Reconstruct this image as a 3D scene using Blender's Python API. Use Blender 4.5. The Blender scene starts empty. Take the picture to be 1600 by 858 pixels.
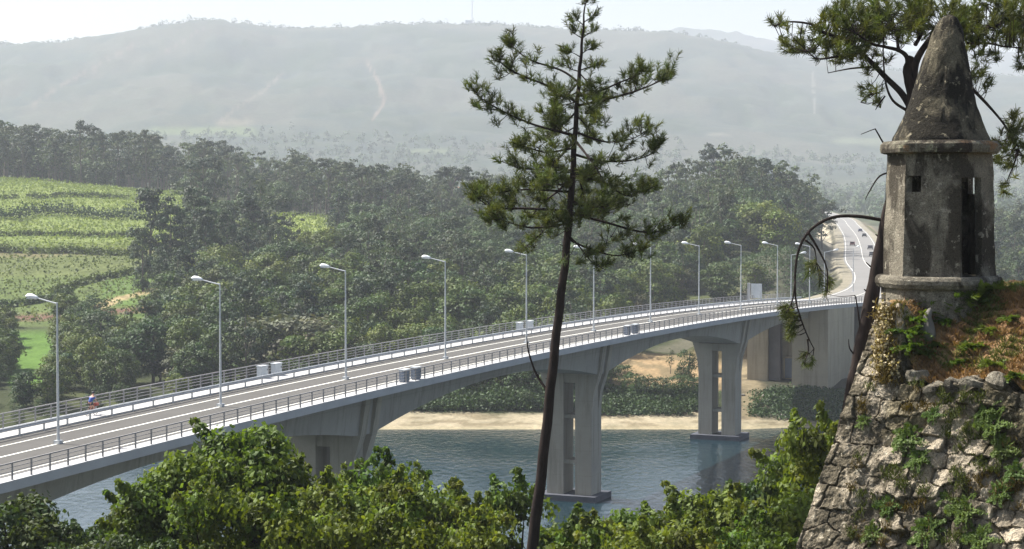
import bpy, math, random
import numpy as np
from mathutils import Vector

# ------------------------------------------------------------------ camera, sky, sun, exposure
SC = bpy.context.scene
FPX, CU, CV, EYE = 3000.0, 800.0, 429.0, 37.0
PITCH = math.atan(129/3000)
cam_d = bpy.data.cameras.new('camera'); cam = bpy.data.objects.new('camera', cam_d)
SC.collection.objects.link(cam); SC.camera = cam
cam.location = (0, 0, EYE); cam.rotation_euler = (math.pi/2-PITCH, 0, 0)
cam_d.sensor_width = 36; cam_d.lens = 36*FPX/1600; cam_d.clip_start = 0.2; cam_d.clip_end = 20000

SUN_AZ, SUN_EL = 63.0, 52.0      # degrees left of the view direction, elevation
SUN_DIR = Vector((-math.sin(math.radians(SUN_AZ))*math.cos(math.radians(SUN_EL)),
                  math.cos(math.radians(SUN_AZ))*math.cos(math.radians(SUN_EL)), math.sin(math.radians(SUN_EL))))
w = bpy.data.worlds.new('World'); SC.world = w; w.use_nodes = True
nt = w.node_tree; bg = nt.nodes['Background']
sky = nt.nodes.new('ShaderNodeTexSky'); sky.sky_type = 'NISHITA'; sky.sun_disc = False
sky.sun_elevation = math.radians(SUN_EL); sky.sun_rotation = math.radians(-SUN_AZ)
sky.air_density = 1.0; sky.dust_density = 4.0; sky.altitude = 100
nt.links.new(sky.outputs[0], bg.inputs[0]); bg.inputs[1].default_value = 0.09
sl = bpy.data.lights.new('sun', 'SUN'); sl.energy = 5.0; sl.angle = math.radians(0.6); sl.color = (1.0, 0.965, 0.90)
so = bpy.data.objects.new('sun', sl); SC.collection.objects.link(so)
so.rotation_euler = SUN_DIR.to_track_quat('Z', 'Y').to_euler()
SC.view_settings.view_transform = 'Standard'; SC.view_settings.look = 'None'
SC.view_settings.exposure = 1.14; SC.view_settings.gamma = 1.0
SC.cycles.max_bounces = 6; SC.cycles.diffuse_bounces = 2; SC.cycles.glossy_bounces = 2
SC.cycles.transmission_bounces = 2; SC.cycles.volume_bounces = 2; SC.cycles.transparent_max_bounces = 8
SC.cycles.use_denoising = True
HAZE_DENSITY = 0.00015
HAZE_COL = (0.845, 0.89, 0.985, 1)

rng = np.random.default_rng(7); random.seed(7)

# ------------------------------------------------------------------ helpers
def at(u, v, Y):
    x = (u-CU)/FPX; y = (CV-v)/FPX
    cp, sp = math.cos(PITCH), math.sin(PITCH)
    dy = cp + y*sp; dz = -sp + y*cp
    k = Y/dy
    return Vector((x*k, Y, EYE+dz*k))
def uv_of(X, Y, Z):
    cp, sp = math.cos(PITCH), math.sin(PITCH)
    dz = Z-EYE
    f = Y*cp - dz*sp; up = Y*sp + dz*cp
    return CU + FPX*X/f, CV - FPX*up/f

def link(o, parent=None):
    SC.collection.objects.link(o)
    if parent is not None: o.parent = parent
    return o
def mesh_arr(name, V, F, mat=None, parent=None, col=None, smooth=False, mi=None):
    """V (n,3); F (m,k) or list of such arrays"""
    V = np.asarray(V, dtype=np.float32)
    Fs = F if isinstance(F, list) and isinstance(F[0], np.ndarray) else [F]
    Fs = [np.asarray(f, dtype=np.int32) for f in Fs if len(f)]
    me = bpy.data.meshes.new(name)
    me.vertices.add(len(V)); me.vertices.foreach_set('co', V.ravel())
    loops = np.concatenate([f.ravel() for f in Fs]); tot = np.concatenate([np.full(len(f), f.shape[1], np.int32) for f in Fs])
    me.loops.add(len(loops)); me.loops.foreach_set('vertex_index', loops)
    me.polygons.add(len(tot)); st = np.concatenate([[0], np.cumsum(tot)[:-1]]).astype(np.int32)
    me.polygons.foreach_set('loop_start', st); me.polygons.foreach_set('loop_total', tot)
    me.polygons.foreach_set('use_smooth', np.full(len(tot), bool(smooth)))
    if mi is not None: me.polygons.foreach_set('material_index', np.asarray(mi, np.int32))
    me.update(calc_edges=True)
    if col is not None:
        a = me.color_attributes.new('Col', 'FLOAT_COLOR', 'POINT')
        c = np.ones((len(V), 4), np.float32); c[:, :3] = col
        a.data.foreach_set('color', c.ravel())
    if mat is not None:
        for m in (mat if isinstance(mat, (list, tuple)) else [mat]): me.materials.append(m)
    o = bpy.data.objects.new(name, me)
    return link(o, parent)

class MB:
    def __init__(s): s.v = []; s.f = {3: [], 4: []}; s.n = 0; s.c = []
    def add(s, V, F, col=None):
        V = np.asarray(V, float)
        for f in F: s.f.setdefault(len(f), []).append([i+s.n for i in f])
        s.v.append(V); s.n += len(V)
        s.c.append(np.tile(col if col is not None else (1, 1, 1), (len(V), 1)))
    def addarr(s, V, F, col=None):
        V = np.asarray(V, float); F = np.asarray(F)+s.n
        s.f.setdefault(F.shape[1], []).extend([F]) if False else s.f.setdefault(('a', F.shape[1]), []).append(F)
        s.v.append(V); s.n += len(V)
        c = np.asarray(col if col is not None else (1, 1, 1), float)
        s.c.append(np.tile(c, (len(V), 1)) if c.ndim == 1 else c)
    def box(s, c, h, ax=None, col=None):
        """centre c, half sizes h, ax = 3 axis vectors"""
        if ax is None: ax = ((1, 0, 0), (0, 1, 0), (0, 0, 1))
        A = np.array([list(a) for a in ax], float); c = np.array(list(c), float)
        P = np.array([[x, y, z] for z in (-1, 1) for y in (-1, 1) for x in (-1, 1)], float)*np.array(h)
        s.add(c+P@A, [(0, 2, 3, 1), (4, 5, 7, 6), (0, 1, 5, 4), (2, 6, 7, 3), (0, 4, 6, 2), (1, 3, 7, 5)], col)
    def bar(s, a, b, wd, hd, col=None):
        a = Vector(a); b = Vector(b); d = (b-a); L = d.length; d.normalize()
        up = Vector((0, 0, 1)) if abs(d.z) < .95 else Vector((1, 0, 0))
        x = d.cross(up).normalized(); z = x.cross(d)
        s.box((a+b)/2, (wd/2, L/2, hd/2), (x, d, z), col)
    def tube(s, pts, rad, n=8, col=None, cap=True):
        pts = [Vector(p) for p in pts]; V = []; F = []
        t0 = (pts[1]-pts[0]).normalized(); x = t0.orthogonal().normalized()
        for k, p in enumerate(pts):
            t = (pts[min(k+1, len(pts)-1)]-pts[max(k-1, 0)]).normalized()
            x = (x-t*x.dot(t)).normalized(); y = t.cross(x)
            r = rad[k] if hasattr(rad, '__len__') else rad
            for j in range(n):
                a = 2*math.pi*j/n
                V.append(p+(x*math.cos(a)+y*math.sin(a))*r)
        for k in range(len(pts)-1):
            for j in range(n):
                F.append((k*n+j, k*n+(j+1) % n, (k+1)*n+(j+1) % n, (k+1)*n+j))
        if cap:
            F.append(tuple(range(n-1, -1, -1))); F.append(tuple((len(pts)-1)*n+j for j in range(n)))
        s.add(np.array([list(v) for v in V]), F, col)
    def lathe(s, prof, n=32, c=(0, 0, 0), cap=True, col=None):
        V = []; F = []
        for (r, z) in prof:
            for j in range(n):
                a = 2*math.pi*j/n; V.append((c[0]+r*math.cos(a), c[1]+r*math.sin(a), c[2]+z))
        for k in range(len(prof)-1):
            for j in range(n): F.append((k*n+j, k*n+(j+1) % n, (k+1)*n+(j+1) % n, (k+1)*n+j))
        if cap:
            F.append(tuple(range(n-1, -1, -1))); F.append(tuple((len(prof)-1)*n+j for j in range(n)))
        s.add(V, F, col)
    def build(s, name, mat, parent=None, smooth=False, usecol=False):
        V = np.concatenate(s.v); Fs = []
        for k, f in s.f.items():
            if not len(f): continue
            if isinstance(k, tuple): Fs.append(np.concatenate(f))
            else: Fs.append(np.array(f))
        return mesh_arr(name, V, Fs, mat, parent, np.concatenate(s.c) if usecol else None, smooth)

def empty(name, loc=(0, 0, 0), rz=0):
    o = bpy.data.objects.new(name, None); o.location = loc; o.rotation_euler = (0, 0, rz); o.empty_display_size = .2
    return link(o)
def tag(o, label=None, cat=None, group=None, kind=None):
    if label: o['label'] = label
    if cat: o['category'] = cat
    if group: o['group'] = group
    if kind: o['kind'] = kind
    return o
def copy_tree(o, parent=None):
    c = o.copy(); link(c, parent)
    for ch in list(o.children): copy_tree(ch, c)
    return c

# value noise -------------------------------------------------------
def _h(ix, iy, seed):
    n = (ix.astype(np.int64)*374761393 + iy.astype(np.int64)*668265263 + seed*982451653) & 0x7fffffff
    n = ((n ^ (n >> 13))*1274126177) & 0x7fffffff
    return ((n ^ (n >> 16)) & 0xffff)/65535.0
def vnoise(x, y, seed=0):
    x = np.asarray(x, float); y = np.asarray(y, float)
    ix = np.floor(x); iy = np.floor(y); fx = x-ix; fy = y-iy
    fx = fx*fx*(3-2*fx); fy = fy*fy*(3-2*fy)
    a = _h(ix, iy, seed); b = _h(ix+1, iy, seed); c = _h(ix, iy+1, seed); d = _h(ix+1, iy+1, seed)
    return (a*(1-fx)+b*fx)*(1-fy)+(c*(1-fx)+d*fx)*fy
def fbm(x, y, seed=0, o=4):
    s = 0; a = .5; t = 0
    for k in range(o):
        s = s+a*vnoise(x*2**k, y*2**k, seed+k*17); t += a; a *= .55
    return s/t
def sstep(a, b, x):
    t = np.clip((x-a)/(b-a), 0, 1); return t*t*(3-2*t)

# ------------------------------------------------------------------ materials
def new_mat(name):
    m = bpy.data.materials.new(name); m.use_nodes = True
    return m, m.node_tree, m.node_tree.nodes['Principled BSDF']
def N(t, ty, **kw):
    n = t.nodes.new(ty)
    for k, v in kw.items(): setattr(n, k, v)
    return n
def mixc(t, fac, a, b, mode='MIX'):
    n = N(t, 'ShaderNodeMix', data_type='RGBA', blend_type=mode)
    for i, v in ((0, fac), (6, a), (7, b)):
        if isinstance(v, bpy.types.NodeSocket): t.links.new(v, n.inputs[i])
        elif i == 0: n.inputs[0].default_value = v
        else: n.inputs[i].default_value = (*v, 1) if len(v) == 3 else v
    return n.outputs[2]
def noise(t, scale, detail=4, rough=.55, vec=None, dist=0):
    n = N(t, 'ShaderNodeTexNoise'); n.inputs['Scale'].default_value = scale; n.inputs['Detail'].default_value = detail
    n.inputs['Roughness'].default_value = rough; n.inputs['Distortion'].default_value = dist
    if vec is not None: t.links.new(vec, n.inputs['Vector'])
    return n.outputs['Fac']
def ramp(t, fac, a, b):
    n = N(t, 'ShaderNodeMapRange'); n.inputs[1].default_value = a; n.inputs[2].default_value = b
    t.links.new(fac, n.inputs[0]); return n.outputs[0]
def objco(t):
    return N(t, 'ShaderNodeTexCoord').outputs['Object']
def mapped(t, vec, sc):
    m = N(t, 'ShaderNodeMapping'); m.inputs['Scale'].default_value = sc; t.links.new(vec, m.inputs[0]); return m.outputs[0]
def bump(t, p, h, strength, dist):
    b = N(t, 'ShaderNodeBump'); b.inputs['Strength'].default_value = strength; b.inputs['Distance'].default_value = dist
    t.links.new(h, b.inputs['Height']); t.links.new(b.outputs[0], p.inputs['Normal'])
def simple(name, col, rough=.7, var=.25, scale=1.5, metal=0, bmp=0, spec=.3, scl=(1, 1, 1)):
    m, t, p = new_mat(name); v = mapped(t, objco(t), scl)
    f = noise(t, scale, 5, .6, v)
    lo = tuple(c*(1-var) for c in col); hi = tuple(min(1, c*(1+var)) for c in col)
    t.links.new(mixc(t, ramp(t, f, .3, .7), lo, hi), p.inputs['Base Color'])
    p.inputs['Roughness'].default_value = rough; p.inputs['Metallic'].default_value = metal
    p.inputs['Specular IOR Level'].default_value = spec
    if bmp: bump(t, p, noise(t, scale*8, 4, .6, v), .5, bmp)
    return m
def foliage(name, a, b, transl=.3, obj_var=.35, rough=.6):
    m, t, p = new_mat(name)
    at_ = N(t, 'ShaderNodeAttribute', attribute_name='Col'); oi = N(t, 'ShaderNodeObjectInfo')
    base = mixc(t, oi.outputs['Random'], a, b)
    col = mixc(t, 1.0, base, at_.outputs['Color'], 'MULTIPLY')
    t.links.new(col, p.inputs['Base Color']); p.inputs['Roughness'].default_value = rough
    p.inputs['Specular IOR Level'].default_value = .25
    tr = N(t, 'ShaderNodeBsdfTranslucent'); t.links.new(mixc(t, 1.0, col, (1.25, 1.2, .5), 'MULTIPLY'), tr.inputs[0])
    mx = N(t, 'ShaderNodeMixShader'); mx.inputs[0].default_value = transl
    t.links.new(p.outputs[0], mx.inputs[1]); t.links.new(tr.outputs[0], mx.inputs[2])
    t.links.new(mx.outputs[0], t.nodes['Material Output'].inputs['Surface'])
    return m

M = {}
M['leaf_mid'] = foliage('leaf_mid', (.024, .056, .013), (.085, .118, .018), .25)
M['leaf_dark'] = foliage('leaf_dark', (.014, .034, .012), (.030, .054, .016), .15)
M['leaf_euca'] = foliage('leaf_euca', (.020, .040, .022), (.045, .062, .028), .18)
M['leaf_olive'] = foliage('leaf_olive', (.055, .068, .034), (.072, .076, .038), .2)
M['leaf_stuff'] = foliage('leaf_stuff', (.040, .072, .022), (.040, .072, .022), .2)
M['leaf_near'] = foliage('leaf_near', (.055, .100, .014), (.100, .130, .020), .40)
M['leaf_neardark'] = foliage('leaf_neardark', (.040, .070, .018), (.055, .080, .022), .3)
M['needle'] = foliage('needle', (.070, .095, .028), (.070, .095, .028), .3)
M['fern'] = foliage('fern', (.07, .13, .025), (.11, .15, .03), .35)
M['drygrass'] = foliage('drygrass', (.25, .165, .08), (.25, .165, .08), .25)
M['flower'] = foliage('flower', (.60, .50, .30), (.60, .50, .30), .2)
M['vine'] = foliage('vine', (.155, .205, .055), (.155, .205, .055), .3)
M['bark'] = simple('bark', (.030, .022, .019), .9, .4, 3, bmp=.04, spec=.1, scl=(4, 4, 1))
M['bark_far'] = simple('bark_far', (.12, .10, .08), .9, .3, 1, spec=.1)
def concrete(name, col):
    m, t, p = new_mat(name); v = objco(t)
    a = noise(t, .22, 5, .6, v); st = noise(t, 1.4, 4, .65, mapped(t, v, (1, 1, .07)), .2); fi = noise(t, 6, 4, .7, v)
    c = mixc(t, ramp(t, a, .3, .7), tuple(x*.88 for x in col), tuple(x*1.12 for x in col))
    c = mixc(t, 1., c, mixc(t, ramp(t, st, .50, .72), (1, 1, 1), (.66, .65, .62)), 'MULTIPLY'); c = mixc(t, 1., c, mixc(t, fi, (.88, .88, .88), (1.1, 1.1, 1.1)), 'MULTIPLY')
    sep = N(t, 'ShaderNodeSeparateXYZ'); t.links.new(v, sep.inputs[0])
    lift = N(t, 'ShaderNodeMath', operation='PINGPONG'); t.links.new(sep.outputs[2], lift.inputs[0]); lift.inputs[1].default_value = 1.5
    ln = ramp(t, lift.outputs[0], .0, .05); c = mixc(t, 1., c, mixc(t, ln, (.86, .86, .86), (1, 1, 1)), 'MULTIPLY')
    t.links.new(c, p.inputs['Base Color']); p.inputs['Roughness'].default_value = .85; bump(t, p, fi, .4, .01); return m
M['concrete'] = concrete('concrete', (.285, .275, .245))
M['concrete_pier'] = concrete('concrete_pier', (.31, .285, .23))
M['fascia'] = simple('fascia', (.37, .375, .38), .8, .08, .5)
M['walk'] = simple('walk', (.40, .395, .385), .85, .08, .8)
M['asphalt'] = simple('asphalt', (.078, .074, .067), .9, .10, .4, bmp=.005)
M['paint'] = simple('paint', (.78, .77, .70), .7, .08, 2)
M['darkcap'] = simple('darkcap', (.055, .06, .075), .8, .3, .8)
M['railsteel'] = simple('railsteel', (.27, .26, .255), .6, .15, 2, metal=.2)
M['guard'] = simple('guard', (.45, .46, .46), .45, .1, 1, metal=.3)
M['galv'] = simple('galv', (.50, .52, .53), .45, .08, 1, metal=.3)
M['lamphead'] = simple('lamphead', (.72, .74, .75), .4, .05, 2)
M['glass_lens'] = simple('glass_lens', (.55, .58, .60), .2, .05, 2)
M['cabinet'] = simple('cabinet', (.50, .53, .54), .6, .08, 2)
M['cabinet_dark'] = simple('cabinet_dark', (.16, .19, .24), .6, .1, 2)  # near cabinets' shaded sides painted into the colour; also the abutment door
M['abut'] = concrete('abut', (.36, .31, .22))
M['abut_dark'] = simple('abut_dark', (.15, .14, .135), .85, .2, .3)
M['rock'] = simple('rock', (.16, .15, .13), .9, .35, 2.5, bmp=.03)
M['skin'] = simple('skin', (.50, .28, .20), .6, .05, 4)
M['blue'] = simple('blue', (.05, .10, .33), .8, .1, 4)
M['black'] = simple('black', (.03, .03, .035), .6, .2, 4)
M['red'] = simple('red', (.32, .08, .06), .6, .1, 4)
M['tyre'] = simple('tyre', (.025, .025, .025), .8, .1, 4)
M['carglass'] = simple('carglass', (.02, .025, .03), .1, .1, 4)
M['whitewall'] = simple('whitewall', (.70, .68, .63), .8, .06, 1)
M['rooftile'] = simple('rooftile', (.36, .17, .10), .8, .2, 1)

def stone_mat(name, base, dark, light, s=1.0, orange=.0):
    m, t, p = new_mat(name); v = objco(t)
    f1 = noise(t, 2.2*s, 8, .65, v, .4); f2 = noise(t, 1.1*s, 5, .6, mapped(t, v, (1, 1, .45)), .6)
    f3 = noise(t, 5*s, 4, .6, v, .3); fine = noise(t, 38*s, 4, .7, v); f5 = noise(t, 14*s, 4, .7, v)
    c = mixc(t, ramp(t, f1, .35, .65), tuple(x*.72 for x in base), tuple(x*1.2 for x in base))
    c = mixc(t, ramp(t, f2, .45, .53), c, dark)
    c = mixc(t, ramp(t, f3, .60, .66), c, light)
    if orange: c = mixc(t, ramp(t, noise(t, 1.7*s, 4, .6, v, .2), .58, .68), c, (.30, .17, .08))
    mul = ramp(t, fine, .25, .75)
    mm = N(t, 'ShaderNodeMapRange'); mm.inputs[3].default_value = .35; mm.inputs[4].default_value = 1.65; t.links.new(mul, mm.inputs[0])
    g = N(t, 'ShaderNodeCombineColor'); [t.links.new(mm.outputs[0], g.inputs[i]) for i in range(3)]
    c = mixc(t, 1.0, c, g.outputs[0], 'MULTIPLY')
    sp = mixc(t, ramp(t, f5, .30, .40), (.25, .24, .22), (1, 1, 1)); c = mixc(t, 1.0, c, sp, 'MULTIPLY')
    t.links.new(c, p.inputs['Base Color']); p.inputs['Roughness'].default_value = .95; p.inputs['Specular IOR Level'].default_value = .1
    ad = N(t, 'ShaderNodeMath', operation='ADD'); t.links.new(fine, ad.inputs[0])
    m2 = N(t, 'ShaderNodeMath', operation='MULTIPLY'); m2.inputs[1].default_value = 2.5; t.links.new(f5, m2.inputs[0]); t.links.new(m2.outputs[0], ad.inputs[1])
    bump(t, p, ad.outputs[0], 1.0, .035)
    return m
M['granite'] = stone_mat('granite', (.245, .220, .170), (.075, .065, .050), (.36, .33, .26), 1.25)
M['granite_cone'] = stone_mat('granite_cone', (.15, .132, .092), (.030, .027, .021), (.26, .23, .16), 1.2)
M['granite_cornice'] = stone_mat('granite_cornice', (.22, .20, .15), (.06, .05, .04), (.30, .29, .2), 1.3, .3)

# vertex-coloured ground with fine procedural grain
def ground_mat(name, sc=.15):
    m, t, p = new_mat(name); a = N(t, 'ShaderNodeAttribute', attribute_name='Col'); v = objco(t)
    f = noise(t, sc, 8, .7, v); f2 = noise(t, sc*9, 5, .7, v)
    g = mixc(t, ramp(t, f, .3, .7), (.72, .74, .70), (1.25, 1.22, 1.2)); g2 = mixc(t, ramp(t, f2, .3, .7), (.75, .76, .74), (1.2, 1.2, 1.15))
    c = mixc(t, 1., mixc(t, 1., a.outputs['Color'], g, 'MULTIPLY'), g2, 'MULTIPLY')
    t.links.new(c, p.inputs['Base Color']); p.inputs['Roughness'].default_value = 1; p.inputs['Specular IOR Level'].default_value = .05
    bump(t, p, f2, .6, .4 if sc < 1 else .03)
    return m
M['ground'] = ground_mat('ground')
M['earth'] = ground_mat('earth', 2.0)
M['masonry'] = ground_mat('masonry', 3.0)
def _masonry():
    m = stone_mat('masonry', (.42, .37, .29), (.13, .115, .085), (.48, .44, .35), 1.6)
    t = m.node_tree; p = t.nodes['Principled BSDF']; src = p.inputs['Base Color'].links[0].from_socket
    a = N(t, 'ShaderNodeAttribute', attribute_name='Col')
    t.links.new(mixc(t, 1., src, a.outputs['Color'], 'MULTIPLY'), p.inputs['Base Color'])
    return m
M['masonry'] = _masonry()

# water
m, t, p = new_mat('river_water'); v = objco(t)
p.inputs['Base Color'].default_value = (.008, .024, .032, 1); p.inputs['Specular IOR Level'].default_value = .33; p.inputs['Roughness'].default_value = .07; p.inputs['IOR'].default_value = 1.33
n1 = noise(t, 1.5, 5, .6, mapped(t, v, (.7, .35, 1)), .5); n2 = noise(t, .06, 3, .5, v)
mu = N(t, 'ShaderNodeMath', operation='MULTIPLY'); t.links.new(n1, mu.inputs[0]); t.links.new(ramp(t, n2, .35, .65), mu.inputs[1])
ad = N(t, 'ShaderNodeMath', operation='ADD'); t.links.new(mu.outputs[0], ad.inputs[0]); t.links.new(n1, ad.inputs[1])
bump(t, p, ad.outputs[0], .5, .12)
M['water'] = m

# ------------------------------------------------------------------ terrain
US = np.array([-900, 0, 300, 450, 600, 800, 1000, 1080, 1150, 1250, 1330, 1450, 1600, 2600], float)
DS = np.array([298, 306, 316, 330, 345, 360, 420, 500, 600, 700, 800, 900, 1000, 1300, 1700, 2200], float)
ZT = np.array([
 [0, 1, 2, 2.3, 2.6, 3, 5.5, 13, 24, 34, 43, 44, 40, 28, 28, 45],
 [0, 1, 2, 2.3, 2.6, 3, 5.5, 13, 24, 34, 43, 44, 40, 28, 28, 45],
 [0, 1, 2, 3, 3.5, 4, 8, 15, 24, 32, 38, 38, 35, 26, 27, 44],
 [0, 1, 2.5, 3.5, 4.5, 6, 10, 16, 23, 29, 30, 28, 26, 22, 26, 43],
 [0, 1, 3, 4.5, 6, 8, 12, 17, 22, 26, 26, 24, 20, 20, 25, 42],
 [0, 1, 3, 5, 7, 8.5, 12, 16, 20, 22, 20, 18, 16, 18, 24, 40],
 [0, 1, 3.2, 5.5, 7.5, 8.5, 12, 16, 20, 20, 17, 15, 14, 17, 23, 38],
 [0, 1, 3.2, 5.5, 7.5, 8.5, 13, 19, 26, 27, 20, 16, 14, 17, 23, 38],
 [0, 1.0, 3.2, 5.2, 6.0, 7, 13, 22, 29, 31, 24, 18, 15, 17, 23, 38],
 [-.5, 1.2, 3.4, 5.3, 5.5, 6.0, 12, 19, 23, 22, 18, 15, 14, 17, 22, 37],
 [-.5, 1.0, 2.8, 4.6, 4.6, 5, 10, 13, 15, 15, 15, 15, 14, 16, 22, 36],
 [-.5, .5, 1, 2, 3, 4, 7, 9, 10, 10, 10, 10, 12, 15, 21, 35],
 [0, .5, 1, 2, 3, 4, 6, 8, 9, 9, 9, 10, 11, 14, 20, 34],
 [0, .5, 1, 2, 3, 4, 6, 8, 9, 9, 9, 10, 11, 14, 20, 34]], float)
RU = np.array([-900, 0, 100, 170, 250, 300, 340, 400, 450, 560, 640, 740, 830, 900, 1000, 1040, 1100, 1150, 1220, 1300, 1400, 1500, 1600, 2600], float)
RV = np.array([110, 71, 67, 57, 42, 34, 33, 41, 46, 43, 39, 39, 43, 48, 50, 50, 61, 71, 88, 100, 112, 118, 121, 150], float)
U2 = np.array([-900, 960, 1030, 1060, 1150, 1240, 1300, 1600, 2600], float)
V2 = np.array([200, 80, 52, 45, 52, 72, 82, 80, 100], float)
ND = np.array([-1e5, 4, 10, 20, 36, 50, 60, 80, 100, 125, 140, 150, 285, 298], float)
NZ = np.array([35.3, 35.3, 29, 26, 24, 19, 17, 12, 7, 1, -1, -3, -3.5, 0], float)
# road behind the bridge (centre line X, Y, Z)
RD = np.array([(48, 329, 17.5), (60, 357.5, 16.72), (70, 386, 16.3), (80.5, 425, 16.1), (91, 480, 16.4), (102.7, 560, 17), (123.5, 680, 17.6),
               (147, 820, 18.4), (175, 1000, 19.6), (197, 1150, 21.2), (225, 1400, 22.5)], float)
def road_dense(n=24):
    P = RD; out = []
    for i in range(len(P)-1):
        p0 = P[max(i-1, 0)]; p1 = P[i]; p2 = P[i+1]; p3 = P[min(i+2, len(P)-1)]
        for k in range(n):
            s = k/n
            out.append(.5*((2*p1)+(-p0+p2)*s+(2*p0-5*p1+4*p2-p3)*s*s+(-p0+3*p1-3*p2+p3)*s**3))
    out.append(P[-1]); return np.array(out)
RP = road_dense()
def road_near(X, Y):
    """signed lateral offset (right +), road height"""
    best = np.full(X.shape, 1e9); sg = np.zeros(X.shape); zz = np.zeros(X.shape)
    for i in range(0, len(RP)-4, 4):
        a = RP[i]; b = RP[i+4]; d = b[:2]-a[:2]; L2 = d@d
        s = np.clip(((X-a[0])*d[0]+(Y-a[1])*d[1])/L2, 0, 1)
        qx = a[0]+d[0]*s; qy = a[1]+d[1]*s; dd = np.hypot(X-qx, Y-qy)
        k = dd < best
        best = np.where(k, dd, best); sg = np.where(k, np.sign((X-a[0])*d[1]-(Y-a[1])*d[0])*dd, sg); zz = np.where(k, a[2]+(b[2]-a[2])*s, zz)
    return sg, zz
def H(X, Y, rough=True):
    X = np.asarray(X, float); Y = np.asarray(Y, float)
    R = np.hypot(X, Y); Y1 = np.where(np.abs(X) < 1.2*Y, Y, R/1.562)
    u = np.clip(CU+FPX*X/np.maximum(Y, 1e-3), -900, 2600); u = np.where(Y <= 0, np.where(X < 0, -900, 2600), u)
    near = np.interp(Y1, ND, NZ)
    ui = np.clip(np.searchsorted(US, u)-1, 0, len(US)-2); f = np.clip((u-US[ui])/(US[ui+1]-US[ui]), 0, 1); f = f*f*(3-2*f)
    cols = np.stack([np.interp(Y1, DS, ZT[k]) for k in range(len(US))])
    cols = cols.reshape(len(US), -1); idx = np.arange(cols.shape[1])
    mid = (cols[ui.ravel(), idx]*(1-f.ravel())+cols[(ui+1).ravel(), idx]*f.ravel()).reshape(X.shape)
    ridge = EYE+(300-np.interp(u, RU, RV))*4000/FPX
    r2 = EYE+(300-np.interp(u, U2, V2))*5800/FPX
    fr = np.interp(Y1, [2200, 2700, 3300, 3800, 4000], [0, .20, .60, .93, 1.0])
    hill = mid+(ridge-mid)*fr
    back = np.interp(Y1, [4000, 4700, 5800], [0, 0, 1.]); hill = np.where(Y1 > 4000, (ridge-60*sstep(4000, 4700, Y1))*(1-back)+r2*back, hill)
    hill = np.where(Y1 > 5800, r2, hill)
    z = np.where(Y1 < 298, near, np.where(Y1 < 2200, mid, hill))
    if rough:
        z = z+(fbm(X/90, Y/90, 5)-.5)*8*sstep(430, 900, Y1)*(1-.7*sstep(3000, 4000, Y1))
        z = z+(fbm(X/420, Y/420, 9, 4)-.5)*70*sstep(2300, 2900, Y1)*(1-sstep(3500, 3950, Y1))
        z = z+(vnoise(X/26, Y/26, 3)-.5)*9*sstep(2500, 3000, Y1)
        z = z+(vnoise(X/6, Y/6, 4)-.5)*.5*sstep(303, 312, Y1)
    sg, rz = road_near(X, Y); ad = np.abs(sg)
    wr = (Y > 346) & (Y < 1410)
    emb = rz-.12-np.maximum(ad-8.5, 0)*.62
    cut = rz-.12+np.maximum(ad-9.5, 0)*.75
    e = sstep(346, 349, Y)
    z2 = np.minimum(np.maximum(z, emb), cut)
    z = np.where(wr, z*(1-e)+z2*e, z)
    # grey mound on the left of the approach road
    mnd = 11*np.exp(-(((X-67)/13)**2+((Y-436)/34)**2))*sstep(11, 22, -sg)
    z = np.where(wr, z+mnd, z)
    return z

def inpoly_band(u, D, u0, u1, d0, d1, soft=8):
    return sstep(u0-soft, u0+soft, u)*(1-sstep(u1-soft, u1+soft, u))*sstep(d0-soft, d0+soft, D)*(1-sstep(d1-soft, d1+soft, D))
def segdist(px, py, pts):
    best = np.full(px.shape, 1e9)
    for (ax, ay), (bx, by) in zip(pts[:-1], pts[1:]):
        dx, dy = bx-ax, by-ay; s = np.clip(((px-ax)*dx+(py-ay)*dy)/(dx*dx+dy*dy), 0, 1)
        best = np.minimum(best, np.hypot(px-ax-dx*s, py-ay-dy*s))
    return best
# field map: where the farmland is (u = bearing column, D = distance)
def field_masks(X, Y):
    u = CU+FPX*X/np.maximum(Y, 1)
    wob = (fbm(X/25, Y/25, 31)-.5)*24; uu = u+wob; DD = Y+wob*.6
    f1 = (1-sstep(285, 300, uu-0*DD))*sstep(505, 515, DD)*(1-sstep(795, 810, DD))
    f1b = (1-sstep(232, 245, uu))*sstep(428, 436, DD)*(1-sstep(505, 515, DD))
    f2 = inpoly_band(uu, DD, 425, 520, 590, 700, 6)
    f3 = inpoly_band(uu, DD, 310, 420, 650, 760, 6)
    clear = inpoly_band(uu, DD, 12, 74, 338, 425, 5)
    return u, f1, f1b, f2, f3, clear
def occupied(X, Y):
    """True where no wood stands"""
    u, f1, f1b, f2, f3, clear = field_masks(X, Y)
    sg, rz = road_near(X, Y)
    o = (f1 > .3) | (f1b > .3) | (f2 > .3) | (f3 > .3) | (clear > .3) | ((np.abs(sg) < 17) & (Y > 300)) | ((sg > -40) & (sg < 24) & (Y > 350) & (Y < 480))
    o |= (u > 960) & (u < 1400) & (Y > 290) & (Y < 352)
    o |= (Y < np.where(u < 560, 300, 309.5))
    o |= (u > 345) & (u < 525) & (Y > 515) & (Y < 605)
    o |= (u > 8) & (u < 78) & (Y > 318) & (Y < 430)
    o |= (u < 215) & (Y > 440) & (Y < 800)
    o |= (u > 150) & (u < 245) & (Y > 385) & (Y < 470)
    o |= segdist(X, Y, PATH) < 5
    return o
PATH = [(-100, 440), (-96, 462), (-86, 480), (-78, 492)]
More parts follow.
